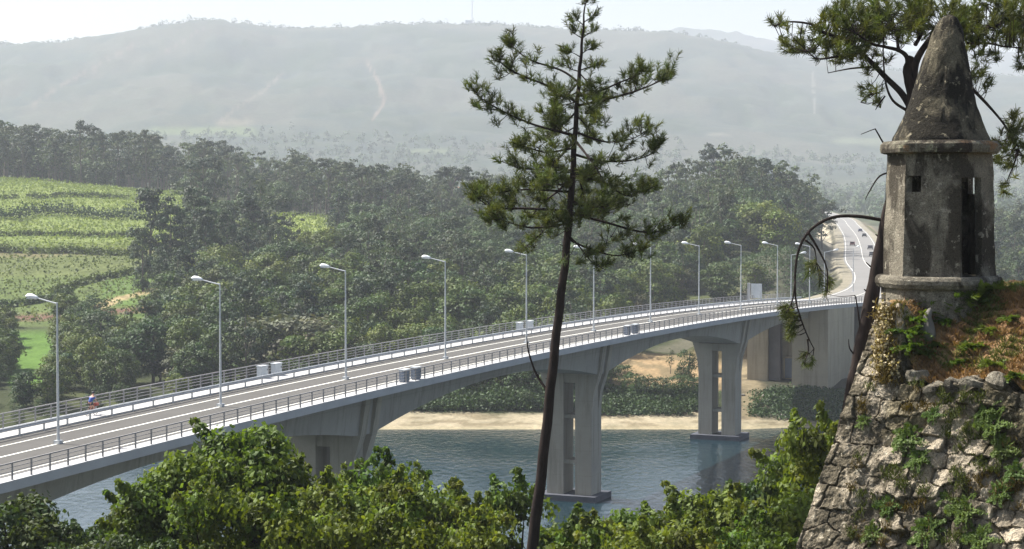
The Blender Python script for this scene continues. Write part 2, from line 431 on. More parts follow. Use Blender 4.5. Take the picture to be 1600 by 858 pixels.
def terrain():
    ph_in = np.linspace(-17, 17, 620); ph = np.concatenate([np.linspace(-180, -60, 16, endpoint=False), np.linspace(-60, -17, 40, endpoint=False), ph_in, np.linspace(17, 60, 40)[1:], np.linspace(60, 180, 17)[1:-1]])
    R = np.concatenate([[1.5], np.geomspace(4, 290, 60, endpoint=False), np.linspace(290, 372, 84, endpoint=False), np.geomspace(372, 2500, 270, endpoint=False), np.geomspace(2500, 9000, 150)])
    PH, RR = np.meshgrid(np.radians(ph), R, indexing='ij')
    Y = RR*np.where(np.abs(PH) < math.pi/3, 1, 1)*np.cos(PH); X = RR*np.sin(PH)
    # in front of the camera rows follow constant distance ahead
    infr = np.abs(PH) < math.radians(60); Y = np.where(infr, RR, Y); X = np.where(infr, RR*np.tan(PH), X)
    Z = H(X, Y)
    n, mR = X.shape; V = np.stack([X, Y, Z], -1).reshape(-1, 3)
    I = np.arange(n*mR).reshape(n, mR); J = np.roll(I, -1, 0)
    F = np.stack([I[:, :-1], J[:, :-1], J[:, 1:], I[:, 1:]], -1).reshape(-1, 4)
    # albedo map
    C = np.zeros(X.shape+(3,)); C[:] = (.040, .048, .024)
    def put(m, c):
        C[:] = C*(1-m[..., None])+np.array(c)*m[..., None]
    u, f1, f1b, f2, f3, clear = field_masks(X, Y); vv = uv_of(X, np.maximum(Y, 1), Z)[1]
    nz = fbm(X/14, Y/14, 77)
    put(sstep(.5, .62, nz)*sstep(300, 310, Y), (.065, .075, .035))
    put((Y < 140)*1., (.05, .055, .03))
    # sand
    sand = sstep(545, 600, u)*sstep(280, 290, Y)*(1-sstep(308.2, 310.2, Y+(fbm(X/8, Y/8, 3)-.5)*7))
    put(sand, (.30, .26, .19)); put(sand*sstep(.48, .6, fbm(X/5, Y/2.2, 71)), (.19, .16, .11)); put(sand*sstep(.35, -.1, Z) if False else sand*(1-sstep(.05, .4, Z)), (.30, .26, .18))
    bare = sstep(950, 975, u+(nz-.5)*60)*(1-sstep(1170, 1180, u))*sstep(319, 323, Y+(nz-.5)*8)*(1-sstep(343, 349, Y))
    put(bare, (.27, .195, .115)); put(bare*sstep(.5, .6, fbm(X/3, Y/3, 12)), (.18, .14, .085))
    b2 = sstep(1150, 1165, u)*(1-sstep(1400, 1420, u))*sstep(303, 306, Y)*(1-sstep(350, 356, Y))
    put(b2, (.20, .165, .11)); put(b2*sstep(.42, .6, fbm(X/4, Y/4, 15)), (.12, .10, .07)); put(b2*sstep(1180, 1200, u+(nz-.5)*30), (.045, .045, .032))  # last layer paints the bank's shadow into the ground colour
    put(f1, (.165, .20, .065)); put(f1*sstep(.48, .6, fbm(X/9, Y/4, 41)), (.15, .19, .06))
    for d0, d1, c in ((505, 545, (.105, .125, .050)), (545, 556, (.13, .12, .065)), (556, 575, (.115, .14, .05))):
        put(f1*sstep(d0, d0+6, Y+(nz-.5)*20)*(1-sstep(d1, d1+6, Y+(nz-.5)*20)), c)
    put(f1b, (.095, .125, .045)); put(f1b*sstep(150, 165, u), (.085, .13, .04)); put(f1b*sstep(438, 442, Y)*(1-sstep(447, 452, Y)), (.13, .08, .06))
    put(f2, (.21, .25, .08)); put(f3, (.20, .24, .08)); put(clear, (.085, .15, .035))
    put(1-sstep(1.6, 2.6, segdist(X, Y, PATH)+(nz-.5)*2), (.30, .24, .14))
    # road corridor
    sg, rz = road_near(X, Y); rr = ((Y > 349) & (Y < 1400))*1.
    put(rr*(1-sstep(24, 28, np.abs(sg+3))), (.10, .095, .07)); put(rr*sstep(9, 10, sg)*(1-sstep(17, 20, sg)), (.22, .17, .11)); put(rr*sstep(600, 640, Y)*sstep(11, 12, sg)*(1-sstep(14, 15, sg)), (.13, .16, .06))
    put(rr*sstep(640, 680, Y)*sstep(10, 11, -sg)*(1-sstep(15, 19, -sg)), (.36, .32, .25))
    put(rr*(1-sstep(9, 9.5, np.abs(sg))), (.22, .20, .16))
    mound = np.exp(-(((X-67)/16)**2+((Y-436)/40)**2))*rr; put(sstep(.25, .5, mound)*(sg < -8), (.065, .066, .045))
    # plain and hills
    hl = sstep(2200, 2500, Y); nh = fbm(X/120, Y/160, 50, 5)
    put(hl, (.036, .050, .040)); put(hl*sstep(.5, .62, nh), (.060, .065, .050)); put(hl*(1-sstep(.36, .44, nh)), (.030, .045, .028))
    put(hl*sstep(.5, .6, vnoise(X/26, Y/26, 3))*.6, (.055, .065, .048))
    big = ((Y > 2000) & (Y < 4300))*1.
    for pts, wd, c in ((((55, 162), (95, 135), (150, 105), (215, 68)), 2.0, (.095, .085, .07)), (((345, 190), (380, 162), (410, 145), (448, 110)), 2.0, (.10, .09, .075)),
                       (((583, 186), (602, 160), (592, 128), (575, 98)), 2.2, (.13, .105, .085)), (((255, 85), (320, 45)), 1.0, (.09, .08, .07)), (((1268, 115), (1272, 180)), 1.6, (.13, .13, .11))):
        put(big*(1-sstep(wd*.6, wd*1.4, segdist(u, vv, pts)+(vnoise(X/30, Y/30, 8)-.5)*3)), c)
    for (a, b, c_, d, cc) in ((235, 400, 198, 211, (.085, .11, .055)), (340, 395, 188, 196, (.12, .11, .08)), (1105, 1140, 208, 214, (.10, .10, .08)), (640, 700, 232, 238, (.09, .11, .065)), (1300, 1380, 215, 224, (.085, .10, .065))):
        put(((Y > 1500) & (Y < 3600))*sstep(a-10, a+10, u)*(1-sstep(b-10, b+10, u))*sstep(c_-2, c_+2, vv+(nh-.5)*10)*(1-sstep(d-2, d+2, vv+(nh-.5)*10)), cc)
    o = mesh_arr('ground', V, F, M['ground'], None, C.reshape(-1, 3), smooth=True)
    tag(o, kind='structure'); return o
terrain()
V = [(-900, 60, 0), (900, 60, 0), (900, 330, 0), (-900, 330, 0)]
tag(mesh_arr('river_water', V, [(0, 1, 2, 3)], M['water']), kind='structure')

# haze
hb = MB(); hb.box((0, 4400, 260), (5600, 4950, 268)); hz = hb.build('haze', None)
mh = bpy.data.materials.new('haze_air'); mh.use_nodes = True; tt = mh.node_tree; tt.nodes.remove(tt.nodes['Principled BSDF'])
pv = tt.nodes.new('ShaderNodeVolumePrincipled'); pv.inputs['Density'].default_value = HAZE_DENSITY; pv.inputs['Color'].default_value = HAZE_COL
pv.inputs['Density Attribute'].default_value = ''; pv.inputs['Color Attribute'].default_value = ''; pv.inputs['Temperature Attribute'].default_value = ''
pv.inputs['Anisotropy'].default_value = 0.0
tt.links.new(pv.outputs[0], tt.nodes['Material Output'].inputs['Volume']); hz.data.materials.append(mh)
tag(hz, kind='stuff')

# ------------------------------------------------------------------ bridge
E = np.array([.3864, .9223]); PR = np.array([-.9223, .3864]); LS = 21.8
AX = (Vector((-PR[0], -PR[1], 0)), Vector((E[0], E[1], 0)), Vector((0, 0, 1)))   # right, along, up
def dz(t): return 20-.06*(t-4.6)**2
def BP(t, s, z=0.):
    """t = lamp index along, s = metres from the right-hand edge, z above deck"""
    b = np.array([-32.07, 135.1])+(t-1)*LS*E+(s-6.75)*PR
    return Vector((b[0], b[1], dz(t)+z))
PIERS = [0.1, 2.92, 5.76, 8.58]; T0, T1, TA = -1.8, 12.2, 10.4
def depth(t):
    sup = PIERS
    if t > sup[3]: return 2.2+2.5*max(0, 1-(t-sup[3])/1.5)**2
    for a, b in zip(sup[:-1], sup[1:]):
        if a <= t <= b:
            x = abs((t-a)/(b-a)-.5)*2; x = max(0, (x-.05)/.90); x = min(x, 1)
            return 2.25+2.45*x**1.9
    return 4.7-1.6*min(1, (sup[0]-t)/1.4)
bridge = empty('bridge', BP(5.5, 7.3, 0)*1.0)
bridge.location.z = 0
tag(bridge, 'long concrete road bridge on portal piers crossing the river', 'bridge')
BL = bridge.location.copy()
def bb(mb, name, mat, parent=None, **kw):
    mb.v = [v-np.array(list(BL)) for v in mb.v]
    return mb.build(name, mat, bridge if parent is None else parent, **kw)
def sweep(mb, section, t0, t1, step=.09):
    n = int((t1-t0)/step)+1; ts = np.linspace(t0, t1, n); V = []; k = None
    for t in ts:
        sec = section(t); k = len(sec)
        for (s, z) in sec: V.append(list(BP(t, s, z)))
    F = []
    for i in range(n-1):
        for j in range(k): F.append((i*k+j, i*k+(j+1) % k, (i+1)*k+(j+1) % k, (i+1)*k+j))
    F.append(tuple(range(k))); F.append(tuple((n-1)*k+j for j in range(k-1, -1, -1)))
    mb.add(V, F)
WB = 14.6
def T_at(u, s, z=0.):
    ts = np.linspace(-1, 13, 2801); us = np.array([uv_of(*BP(t, s, z))[0] for t in ts]); return float(np.interp(u, us, ts))
TA = 10.45; TE = 11.25
print('TA', TA, 'TE', TE, [uv_of(*BP(t, 7.3))[0] for t in PIERS])
mb = MB()
def gsec(t):
    d = depth(t); i0 = 3.5+.10*(d-2.2); 
    return [(0.06, -.34), (WB-.06, -.34), (WB-.06, -.55), (WB-3.3, -1.0), (WB-i0, -d), (i0, -d), (3.3, -1.0), (.06, -.55)]
sweep(mb, gsec, T0, TA+.1); bb(mb, 'girder', M['concrete'])
mb = MB(); sweep(mb, lambda t: [(.4, -.05), (WB-.4, -.05), (WB-.4, -.34), (.4, -.34)], T0, T1); bb(mb, 'deck_slab', M['concrete'])
for s0, zt0 in ((0, .03), (WB-.4, .22)):
    mb = MB(); sweep(mb, lambda t: [(s0, zt0), (s0+.4, zt0), (s0+.4, -.62), (s0, -.62)], T0, T1); bb(mb, 'edge_beam', M['fascia'])
for s0, s1, zw in ((.4, 1.5, .02), (11.7, WB-.4, .14)):
    mb = MB(); sweep(mb, lambda t: [(s0, zw), (s1, zw), (s1, -.046), (s0, -.046)], T0, T1); bb(mb, 'footway', M['walk'])
mb = MB(); sweep(mb, lambda t: [(1.5, 0), (11.7, 0), (11.7, -.045), (1.5, -.045)], T0, T1); bb(mb, 'roadway', M['asphalt'])
for sc_, wd in ((1.95, .13), (6.75, .21), (9.8, .15)):
    mb = MB(); sweep(mb, lambda t: [(sc_-wd/2, .006), (sc_+wd/2, .006), (sc_+wd/2, .002), (sc_-wd/2, .002)], T0, T1); bb(mb, 'lane_marking', M['paint'])
# railings
def rails(mb, s, hs, wd, hd, t0=T0, t1=11.6, step=.13):
    for z in hs: sweep(mb, lambda t: [(s-wd/2, z+hd/2), (s+wd/2, z+hd/2), (s+wd/2, z-hd/2), (s-wd/2, z-hd/2)], t0, t1, step)
for s, zr in ((.2, -.22), (WB-.2, 0.)):
    mb = MB(); rails(mb, s, (1.32+zr,), .09, .08); rails(mb, s, (.55+zr, .80+zr, 1.05+zr), .035, .045)
    rl = bb(mb, 'railing', M['railsteel'])
    tt_ = np.arange(T0+.02, 11.6, 1.95/LS); vis = [t for t in tt_ if t > .45][:50]
    pm = MB(); pm.box((0, 0, .56), (.045, .05, .55), AX); post0 = pm.build('post', M['railsteel'], rl)
    for k, t in enumerate(vis):
        po = post0 if k == 0 else post0.copy()
        if k: link(po, rl)
        po.location = BP(t, s, .20+zr)-BL
    rest = MB()
    for t in tt_:
        if t not in vis: rest.box(BP(t, s, .76+zr), (.045, .05, .55), AX)
    ro = bb(rest, 'post', M['railsteel'], rl); ro['kind'] = 'stuff'
# guard rails
for s, off in ((11.55, -.12),):
    mb = MB()
    def wsec(t, s=s, off=off):
        f = 1 if off > 0 else -1
        return [(s+f*.02, .86), (s+f*.10, .80), (s+f*.04, .72), (s+f*.10, .64), (s+f*.02, .56), (s, .56), (s, .86)]
    sweep(mb, wsec, T0, 11.6, .13); g = bb(mb, 'guard_rail', M['guard'])
    pm = MB()
    for t in np.arange(T0+.1, 11.55, 2.9/LS): pm.box(BP(t, s-off*.6, .42), (.05, .07, .43), AX)
    po = bb(pm, 'post', M['guard'], g); po['kind'] = 'stuff'
# piers
for tp in PIERS:
    dpt = depth(tp); top = dz(tp)-dpt
    c = lambda s, a, z: Vector((*(np.array([-32.07, 135.1])+(tp-1)*LS*E+(s-6.75)*PR+a*E), z))
    root = None
    for k, sc_ in enumerate((7.3-1.8, 7.3+1.8)):
        m2 = MB()
        m2.box(c(sc_, 0, (top+.7)/2), (1.05, 1.7, (top-.7)/2), AX)
        root_ = m2
        out = -1 if k == 0 else 1
        # two flaring ribs that clasp the girder side
        for a in (-1.15, 1.15):
            e0 = sc_+out*1.05; zt = dz(tp)-1.15
            prof = [(e0-out*.5, top-4.2), (e0+out*.04, top-4.2), (e0+out*.25, top-2.2), (e0+out*1.0, top+.2), (e0+out*1.55, zt), (e0+out*.55, zt), (e0+out*.1, top-.02), (e0-out*.5, top-.02)]
            V = [list(c(s_, a+da, z_)) for da in (-.5, .5) for (s_, z_) in prof]; n = len(prof)
            Fc = [tuple(range(n)), tuple(range(2*n-1, n-1, -1))]+[(j, n+j, n+(j+1) % n, (j+1) % n) for j in range(n)]
            m2.add(V, Fc)
        if k == 0:
            m2.box(c(7.3, 0, top-.55), (.78, 1.5, .55), AX)
            pier = bb(m2, 'pier', M['concrete_pier'])
        else: bb(m2, 'column', M['concrete_pier'], pier)
    for zc in (top*.30, top*.66):
        m3 = MB(); m3.box(c(7.3, 0, zc), (.76, 1.3, .22), AX); bb(m3, 'cross_beam', M['concrete_pier'], pier)
    m4 = MB(); m4.box(c(7.3, 0, -.6), (3.75, 2.9, 1.3), AX); bb(m4, 'pile_cap', M['darkcap'], pier)
# abutment
m5 = MB()
def bx_t(mb, t0, t1, s0, s1, z0, z1):
    a = BP((t0+t1)/2, (s0+s1)/2); mb.box((a.x, a.y, (z0+z1)/2), ((s1-s0)/2, (t1-t0)*LS/2, (z1-z0)/2), AX)
ztop_ = dz(TA)-.64
bx_t(m5, TA-.10, TE, .03, 6.2, -1, ztop_); bx_t(m5, TA, TE, 11.0, WB-.03, -1, ztop_); bx_t(m5, TA+.12, TE-.05, 6.2, 11.0, -1, ztop_)
ab = bb(m5, 'abutment', M['abut'])
m6 = MB(); bx_t(m6, TA+.04, TA+.12, 9.1, 11.0, -1, ztop_-.8); bb(m6, 'pilaster', M['abut_dark'], ab)
m6 = MB(); bx_t(m6, TA+.10, TA+.12, 7.2, 8.5, 5.2, 8.6); bb(m6, 'door', M['cabinet_dark'], ab)
m6 = MB(); bx_t(m6, TA+.09, TA+.12, 6.95, 7.2, 5.2, 8.85); bx_t(m6, TA+.09, TA+.12, 8.5, 8.75, 5.2, 8.85); bx_t(m6, TA+.09, TA+.12, 7.2, 8.5, 8.6, 8.85); bb(m6, 'door_frame', M['abut'], ab)

# ------------------------------------------------------------------ street lamps
def make_lamp():
    r = empty('street_lamp')
    mb = MB(); mb.tube([(0, 0, 0), (0, 0, .9), (0, 0, 10)], [.12, .10, .06], 10); mb.box((0, 0, .12), (.24, .24, .12)); mb.build('pole', M['galv'], r)
    mb = MB(); mb.tube([(0, 0, 9.92), (-.5, .0, 10.02), (-1.7, 0, 10.28)], [.05, .045, .04], 8); mb.build('arm', M['galv'], r)
    mb = MB(); pts = [(-1.6, 0, 10.26), (-1.75, 0, 10.30), (-2.1, 0, 10.38), (-2.45, 0, 10.42), (-2.65, 0, 10.40)]
    mb.tube(pts, [.06, .13, .19, .17, .06], 10); hd = mb.build('lamp_head', M['lamphead'], r, smooth=True)
    mb = MB(); mb.box((-2.2, 0, 10.24), (.32, .12, .03)); mb.build('lens', M['glass_lens'], hd)
    return r
lp0 = make_lamp(); PRang = math.atan2(PR[1], PR[0])
ORD = ['leftmost', 'second from left', 'third from left', 'fourth from left', 'fifth from left', 'sixth from left', 'seventh from left', 'eighth from left', 'ninth from left', 'tenth from left', 'eleventh from left', 'twelfth from left']
WH = ['standing over the two far cyclist figure side', 'behind the tree top at bottom left', 'above the first visible pier', 'left of the two grey cabinets', 'just left of the tall pine trunk', 'half hidden under the lowest pine branch',
      'right of the tall pine', 'over the last river pier', 'left of the grey sign board', 'right of the grey sign board', 'behind the drooping pine twig', '']
LL = ['grey bridge street lamp, leftmost, nearest the cyclist', 'grey bridge street lamp rising above the foreground tree top, second from left', 'grey bridge street lamp above the first visible pier, third from left',
      'grey bridge street lamp past the two near railing cabinets, fourth from left', 'grey bridge street lamp just left of the tall pine trunk', 'grey bridge street lamp with head hidden in the lowest pine foliage',
      'grey bridge street lamp just right of the tall pine crown, seventh from left', 'grey bridge street lamp near the last river pier, eighth from left', 'grey bridge street lamp just left of the pale sign board',
      'grey bridge street lamp just right of the pale sign board', 'grey street lamp behind the arching dead branch, head to the left']
for i in range(1, 12):
    o = lp0 if i == 1 else copy_tree(lp0)
    o.location = BP(i, 6.75, .0); o.rotation_euler.z = PRang-math.pi
    tag(o, LL[i-1], 'street lamp', 'street lamps along the bridge')
for (x, y, rz, lab) in ((57.0, 350, 0.1, 'street lamp at the bridge end with its head pointing right'), (71.5, 402, -1.3, 'street lamp beyond the bridge beside the leaning dead trunk'), (48.6, 334, math.pi+.15, 'slim street lamp at the bridge end left of the arching branch')):
    o = copy_tree(lp0); o.location = (x, y, 16.0 if y > 360 else 16.8); o.rotation_euler.z = math.pi+rz if lab[0:2] != 'sl' else math.pi
    o.scale = (1, 1, .93); tag(o, lab, 'street lamp', 'street lamps at the bridge end')

# cabinets fixed along the railings
def cabinet(t, s, lab, mat, grp):
    r = empty('utility_cabinet', BP(t, s, .14 if s > 5 else .02), math.atan2(E[1], E[0])); 
    mb = MB(); mb.box((0, 0, .57), (.60, .24, .50)); mb.box((0, 0, .05), (.5, .2, .05)); mb.build('body', M[mat], r)
    mb = MB(); mb.box((0, 0, 1.11), (.66, .29, .04)); mb.build('lid', M['cabinet'], r)
    mb = MB()
    for sy in (-1, 1): mb.box((0.0, sy*.25, .57), (.52, .012, .42))
    d = mb.build('door', M[mat], r); mb = MB(); mb.box((.42, .27, .75), (.03, .015, .08)); mb.box((.42, -.27, .75), (.03, .015, .08)); mb.build('handle', M['black'], d)
    tag(r, lab, 'utility cabinet', grp)
for t, s, lab, mt in ((T_at(632, .72), .72, 'shade-painted blue grey cabinet on the near railing, left of its pair', 'cabinet_dark'), (T_at(650, .72), .72, 'shade-painted blue grey cabinet on the near railing, right of its pair', 'cabinet_dark'),
                      (T_at(980, .72), .72, 'small shade-painted cabinet on the near railing right of the tall pine, left one', 'cabinet_dark'), (T_at(992, .72), .72, 'small shade-painted cabinet on the near railing right of the tall pine, right one', 'cabinet_dark'),
                      (T_at(410, 13.9), 13.9, 'pale grey cabinet on the far railing between second and third lamps, left one', 'cabinet'), (T_at(432, 13.9), 13.9, 'pale grey cabinet on the far railing between second and third lamps, right one', 'cabinet'),
                      (T_at(812, 13.9), 13.9, 'pale grey cabinet on the far railing near the fifth lamp, left one', 'cabinet'), (T_at(828, 13.9), 13.9, 'pale grey cabinet on the far railing near the fifth lamp, right one', 'cabinet')):
    cabinet(t, s, lab, mt, 'cabinets on the bridge railings')

# sign board and pillar at the bridge end
sg_ = empty('road_sign', BP(T_at(1182, 13.9), 13.9, .2), PRang); tag(sg_, 'pale grey back of a road sign board at the far end of the bridge', 'road sign')
mb = MB(); mb.box((0, 0, 1.9), (.95, .04, 1.25)); mb.build('board', M['cabinet'], sg_)
for x in (-.7, .7):
    mb = MB(); mb.tube([(x, .08, 0), (x, .08, 3.1)], .045, 8); mb.build('post', M['galv'], sg_)
pl = MB(); pl.box((0, 0, 1.6), (.22, .22, 1.6)); pl.box((0, 0, 3.25), (.28, .28, .05)); o = pl.build('pillar', M['walk']); o.location = BP(T_at(1170, 14.1), 14.1, .2); o.rotation_euler.z = PRang
tag(o, 'slim white pillar standing left of the road sign board', 'pillar')

# ------------------------------------------------------------------ cyclist
def skin_figure(name, verts, edges, radii, mat, parent=None, sub=2):
    me = bpy.data.meshes.new(name); me.from_pydata(verts, edges, []); o = bpy.data.objects.new(name, me); link(o, parent)
    m_ = o.modifiers.new('skin', 'SKIN'); m_.use_smooth_shade = True
    for i, r in enumerate(radii): me.skin_vertices[0].data[i].radius = (r, r)
    me.skin_vertices[0].data[0].use_root = True
    s_ = o.modifiers.new('sub', 'SUBSURF'); s_.levels = sub; s_.render_levels = sub
    me.materials.append(mat); return o
fa = math.atan2(E[1], E[0])
cyc = empty('bicycle', BP(T_at(143, 12.9), 12.9, .14), fa); tag(cyc, 'bicycle ridden along the far footway of the bridge', 'bicycle')
for x in (-.52, .52):
    mb = MB(); R_ = .34
    mb.tube([(x+R_*math.cos(a), 0, R_+R_*math.sin(a)) for a in np.linspace(0, 2*math.pi, 25)], .022, 6, cap=False); wh = mb.build('wheel', M['tyre'], cyc)
    mb = MB()
    for a in np.linspace(0, math.pi, 8, endpoint=False): mb.tube([(x-R_*math.cos(a), 0, R_-R_*math.sin(a)), (x+R_*math.cos(a), 0, R_+R_*math.sin(a))], .004, 4)
    mb.build('spokes', M['galv'], wh)
mb = MB()
for a, b in (((-.52, 0, .34), (-.05, 0, .3)), ((-.05, 0, .3), (-.18, 0, .85)), ((-.52, 0, .34), (-.16, 0, .78)), ((-.16, 0, .78), (.38, 0, .82)), ((-.05, 0, .3), (.40, 0, .74)), ((.36, 0, .92), (.52, 0, .34))): mb.tube([a, b], .018, 6)
mb.build('frame', M['red'], cyc)
mb = MB(); mb.box((-.2, 0, .89), (.13, .06, .025)); mb.build('saddle', M['black'], cyc)
mb = MB(); mb.tube([(.50, -.22, .98), (.38, -.2, .96), (.36, 0, .95), (.38, .2, .96), (.50, .22, .98)], .014, 6); mb.build('handlebar', M['black'], cyc)
mb = MB(); mb.box((.62, 0, .80), (.14, .17, .11)); mb.build('basket', M['red'], cyc)
per = empty('person', BP(T_at(143, 12.9), 12.9, .14), fa); tag(per, 'cyclist in a blue top and dark helmet leaning forward on the bridge', 'person')
vv_ = [(-.2, 0, .95), (-.12, 0, 1.1), (.0, 0, 1.28), (.12, 0, 1.42), (.18, 0, 1.52), (.24, 0, 1.60), (.26, 0, 1.72)]
ed = [(i, i+1) for i in range(6)]; ra = [.14, .14, .15, .16, .06, .095, .09]
for s_ in (-1, 1):
    b0 = len(vv_); vv_ += [(.1, .19*s_, 1.40), (.26, .24*s_, 1.18), (.46, .22*s_, 1.02)]; ed += [(3, b0), (b0, b0+1), (b0+1, b0+2)]; ra += [.065, .045, .035]
    b0 = len(vv_); kx, kz = (.22, .80) if s_ > 0 else (.16, .62); fx, fz = (.05, .42) if s_ > 0 else (-.1, .2)
    vv_ += [(-.16, .1*s_, .92), (kx, .12*s_, kz), (fx, .12*s_, fz), (fx+.16, .12*s_, fz-.04)]; ed += [(0, b0), (b0, b0+1), (b0+1, b0+2), (b0+2, b0+3)]; ra += [.10, .07, .045, .04]
skin_figure('body', vv_, ed, ra, M['skin'], per)
skin_figure('top', [(-.19, 0, .98), (-.12, 0, 1.11), (.0, 0, 1.29), (.11, 0, 1.41), (.08, .2, 1.38), (.08, -.2, 1.38), (.17, .23, 1.27), (.17, -.23, 1.27)], [(0, 1), (1, 2), (2, 3), (3, 4), (3, 5), (4, 6), (5, 7)], [.165, .165, .175, .17, .08, .08, .07, .07], M['blue'], per)
skin_figure('shorts', [(-.2, 0, .94), (-.12, .1, .93), (-.12, -.1, .93), (.08, .12, .86), (.06, -.12, .78)], [(0, 1), (0, 2), (1, 3), (2, 4)], [.16, .12, .12, .09, .09], M['black'], per)
mb = MB(); mb.lathe([(.125, 0), (.13, .05), (.11, .11), (.06, .15), (.01, .16)], 16, (.26, 0, 1.70)); mb.build('helmet', M['black'], per, smooth=True)

# ------------------------------------------------------------------ approach road, cars
V = []; F = []; n = 0
for k in range(len(RP)):
    a = RP[max(k-1, 0)]; b = RP[min(k+1, len(RP)-1)]; d = (b-a)[:2]; d /= np.linalg.norm(d); r = np.array([d[1], -d[0]])
    for s_ in (-5.8, 5.8): V.append((RP[k][0]+r[0]*s_, RP[k][1]+r[1]*s_, RP[k][2]+.02))
sel = [k for k in range(len(RP)) if RP[k][1] > 351]
F = [(2*k, 2*k+1, 2*k+3, 2*k+2) for k in sel[:-1]]
tag(mesh_arr('road', V, F, simple('road_pale', (.17, .165, .155), .9, .08, .1)), kind='structure')
mb = MB()
for k in sel[:-1]:
    a = RP[k]; b = RP[k+1]; d = (b-a)[:2]; d /= np.linalg.norm(d); r = np.array([d[1], -d[0]])
    for s_ in (-5.2, 0, 5.2): mb.bar((a[0]+r[0]*s_, a[1]+r[1]*s_, a[2]+.035), (b[0]+r[0]*s_, b[1]+r[1]*s_, b[2]+.035), .12, .01)
tag(mb.build('lane_marking', M['paint']), kind='structure')
def make_car():
    r = empty('parked_car'); r.name = 'car'
    mb = MB(); sec = [(-2.1, .35), (2.1, .35), (2.15, .7), (1.9, .9), (1.0, .98), (.35, 1.42), (-1.2, 1.45), (-1.8, 1.0), (-2.15, .9)]
    V = [(y, x, z) for y in (-.85, .85) for (x, z) in sec]; nn = len(sec)
    mb.add(V, [tuple(range(nn)), tuple(range(2*nn-1, nn-1, -1))]+[(j, nn+j, nn+(j+1) % nn, (j+1) % nn) for j in range(nn)])
    mb.build('body', None, r)
    mb = MB(); V = [(y, x, z) for y in (-.86, .86) for (x, z) in [(.85, 1.02), (.3, 1.36), (-1.15, 1.38), (-1.6, 1.02)]]
    mb.add(V, [(0, 1, 2, 3), (7, 6, 5, 4), (0, 4, 5, 1), (1, 5, 6, 2), (2, 6, 7, 3), (3, 7, 4, 0)])
    mb.box((0, -1.72, 1.18), (.7, .16, .16)); mb.build('window', M['carglass'], r)
    for x in (-1.35, 1.35):
        for y in (-.82, .82):
            mb = MB(); mb.tube([(y-.1, x, .32), (y+.1, x, .32)], .32, 14); mb.build('wheel', M['tyre'], r)
    return r
car0 = make_car()
carcols = [('dark blue', (.03, .04, .09)), ('black', (.02, .02, .02)), ('dark red', (.14, .03, .03)), ('dark grey', (.07, .07, .08)), ('charcoal', (.04, .04, .045))]
carpos = [(1333, 3.0, 'farthest of the cars on the hill road'), (1333.5, 3.0, 'second farthest of the cars on the hill road'), (0, -2.8, 'middle car on the hill road in the left lane'), (0, 3.0, 'middle car on the hill road in the right lane'), (0, 2.9, 'nearest of the cars on the hill road')]
for k, (Yc, (_, off, lab)) in enumerate(zip((880, 800, 690, 655, 590), carpos)):
    c_ = car0 if k == 0 else copy_tree(car0)
    i = int(np.argmin(np.abs(RP[:, 1]-Yc))); d = RP[i+1]-RP[i-1]; d /= np.linalg.norm(d)
    c_.location = (RP[i][0]+d[1]*off, RP[i][1]-d[0]*off, RP[i][2]+.03); c_.rotation_euler.z = math.atan2(d[1], d[0])-math.pi/2
    nm, cc = carcols[k]; mt = simple('car_paint', cc, .3, .05, 1, spec=.5)
    for ch in c_.children:
        if ch.name.startswith('body'):
            if k: ch.data = ch.data.copy()
            ch.data.materials.clear(); ch.data.materials.append(mt)
    tag(c_, f'{nm} car, {lab}', 'car', 'cars on the hill road')

# ------------------------------------------------------------------ tree generators
def leaf_mesh(P, Nn, size, aspect=.7, col=None, rhomb=True):
    n = len(P); Nn = Nn/np.maximum(np.linalg.norm(Nn, axis=1, keepdims=True), 1e-6)
    r = rng.normal(size=(n, 3)); T = np.cross(Nn, r); T /= np.maximum(np.linalg.norm(T, axis=1, keepdims=True), 1e-6); B = np.cross(Nn, T)
    s = (size*rng.uniform(.65, 1.3, n))[:, None]
    if rhomb: Q = [P-T*s, P+B*s*aspect, P+T*s+Nn*s*.2, P-B*s*aspect]
    else: Q = [P-T*s-B*s*aspect, P+T*s-B*s*aspect*.8, P+T*s*.8+B*s*aspect+Nn*s*.25, P-T*s*.9+B*s*aspect]
    V = np.stack(Q, 1).reshape(-1, 3); F = np.arange(4*n).reshape(-1, 4)
    C = np.repeat(col, 4, axis=0) if col is not None else None
    return V, F, C
def clumps_to_leaves(clumps, per, size, aspect=.7, rhomb=True, up=.25, flat=.8, nn=.38):
    Ps, Ns, Cs = [], [], []
    for (c, r, tint, w_) in clumps:
        n = max(4, int(per*w_))
        d = rng.normal(size=(n, 3)); d /= np.linalg.norm(d, axis=1, keepdims=True); d[:, 2] = np.where(d[:, 2] < -.35, -d[:, 2]*.6, d[:, 2])
        rad = r*rng.uniform(.35, 1.05, n)**.6
        P = np.array(c)+d*rad[:, None]*np.array([1, 1, flat])
        Ns.append(d+rng.normal(size=(n, 3))*nn+np.array([0, 0, up])); Ps.append(P)
        Cs.append(np.tile(np.array(tint)*1.0, (n, 1))*rng.uniform(.75, 1.25, n)[:, None])
    return leaf_mesh(np.concatenate(Ps), np.concatenate(Ns), size, aspect, np.concatenate(Cs), rhomb)
def tint():
    k = rng.uniform(.6, 1.5); y = rng.uniform(-.10, .20); return (k*(1+y), k, k*(1-y))
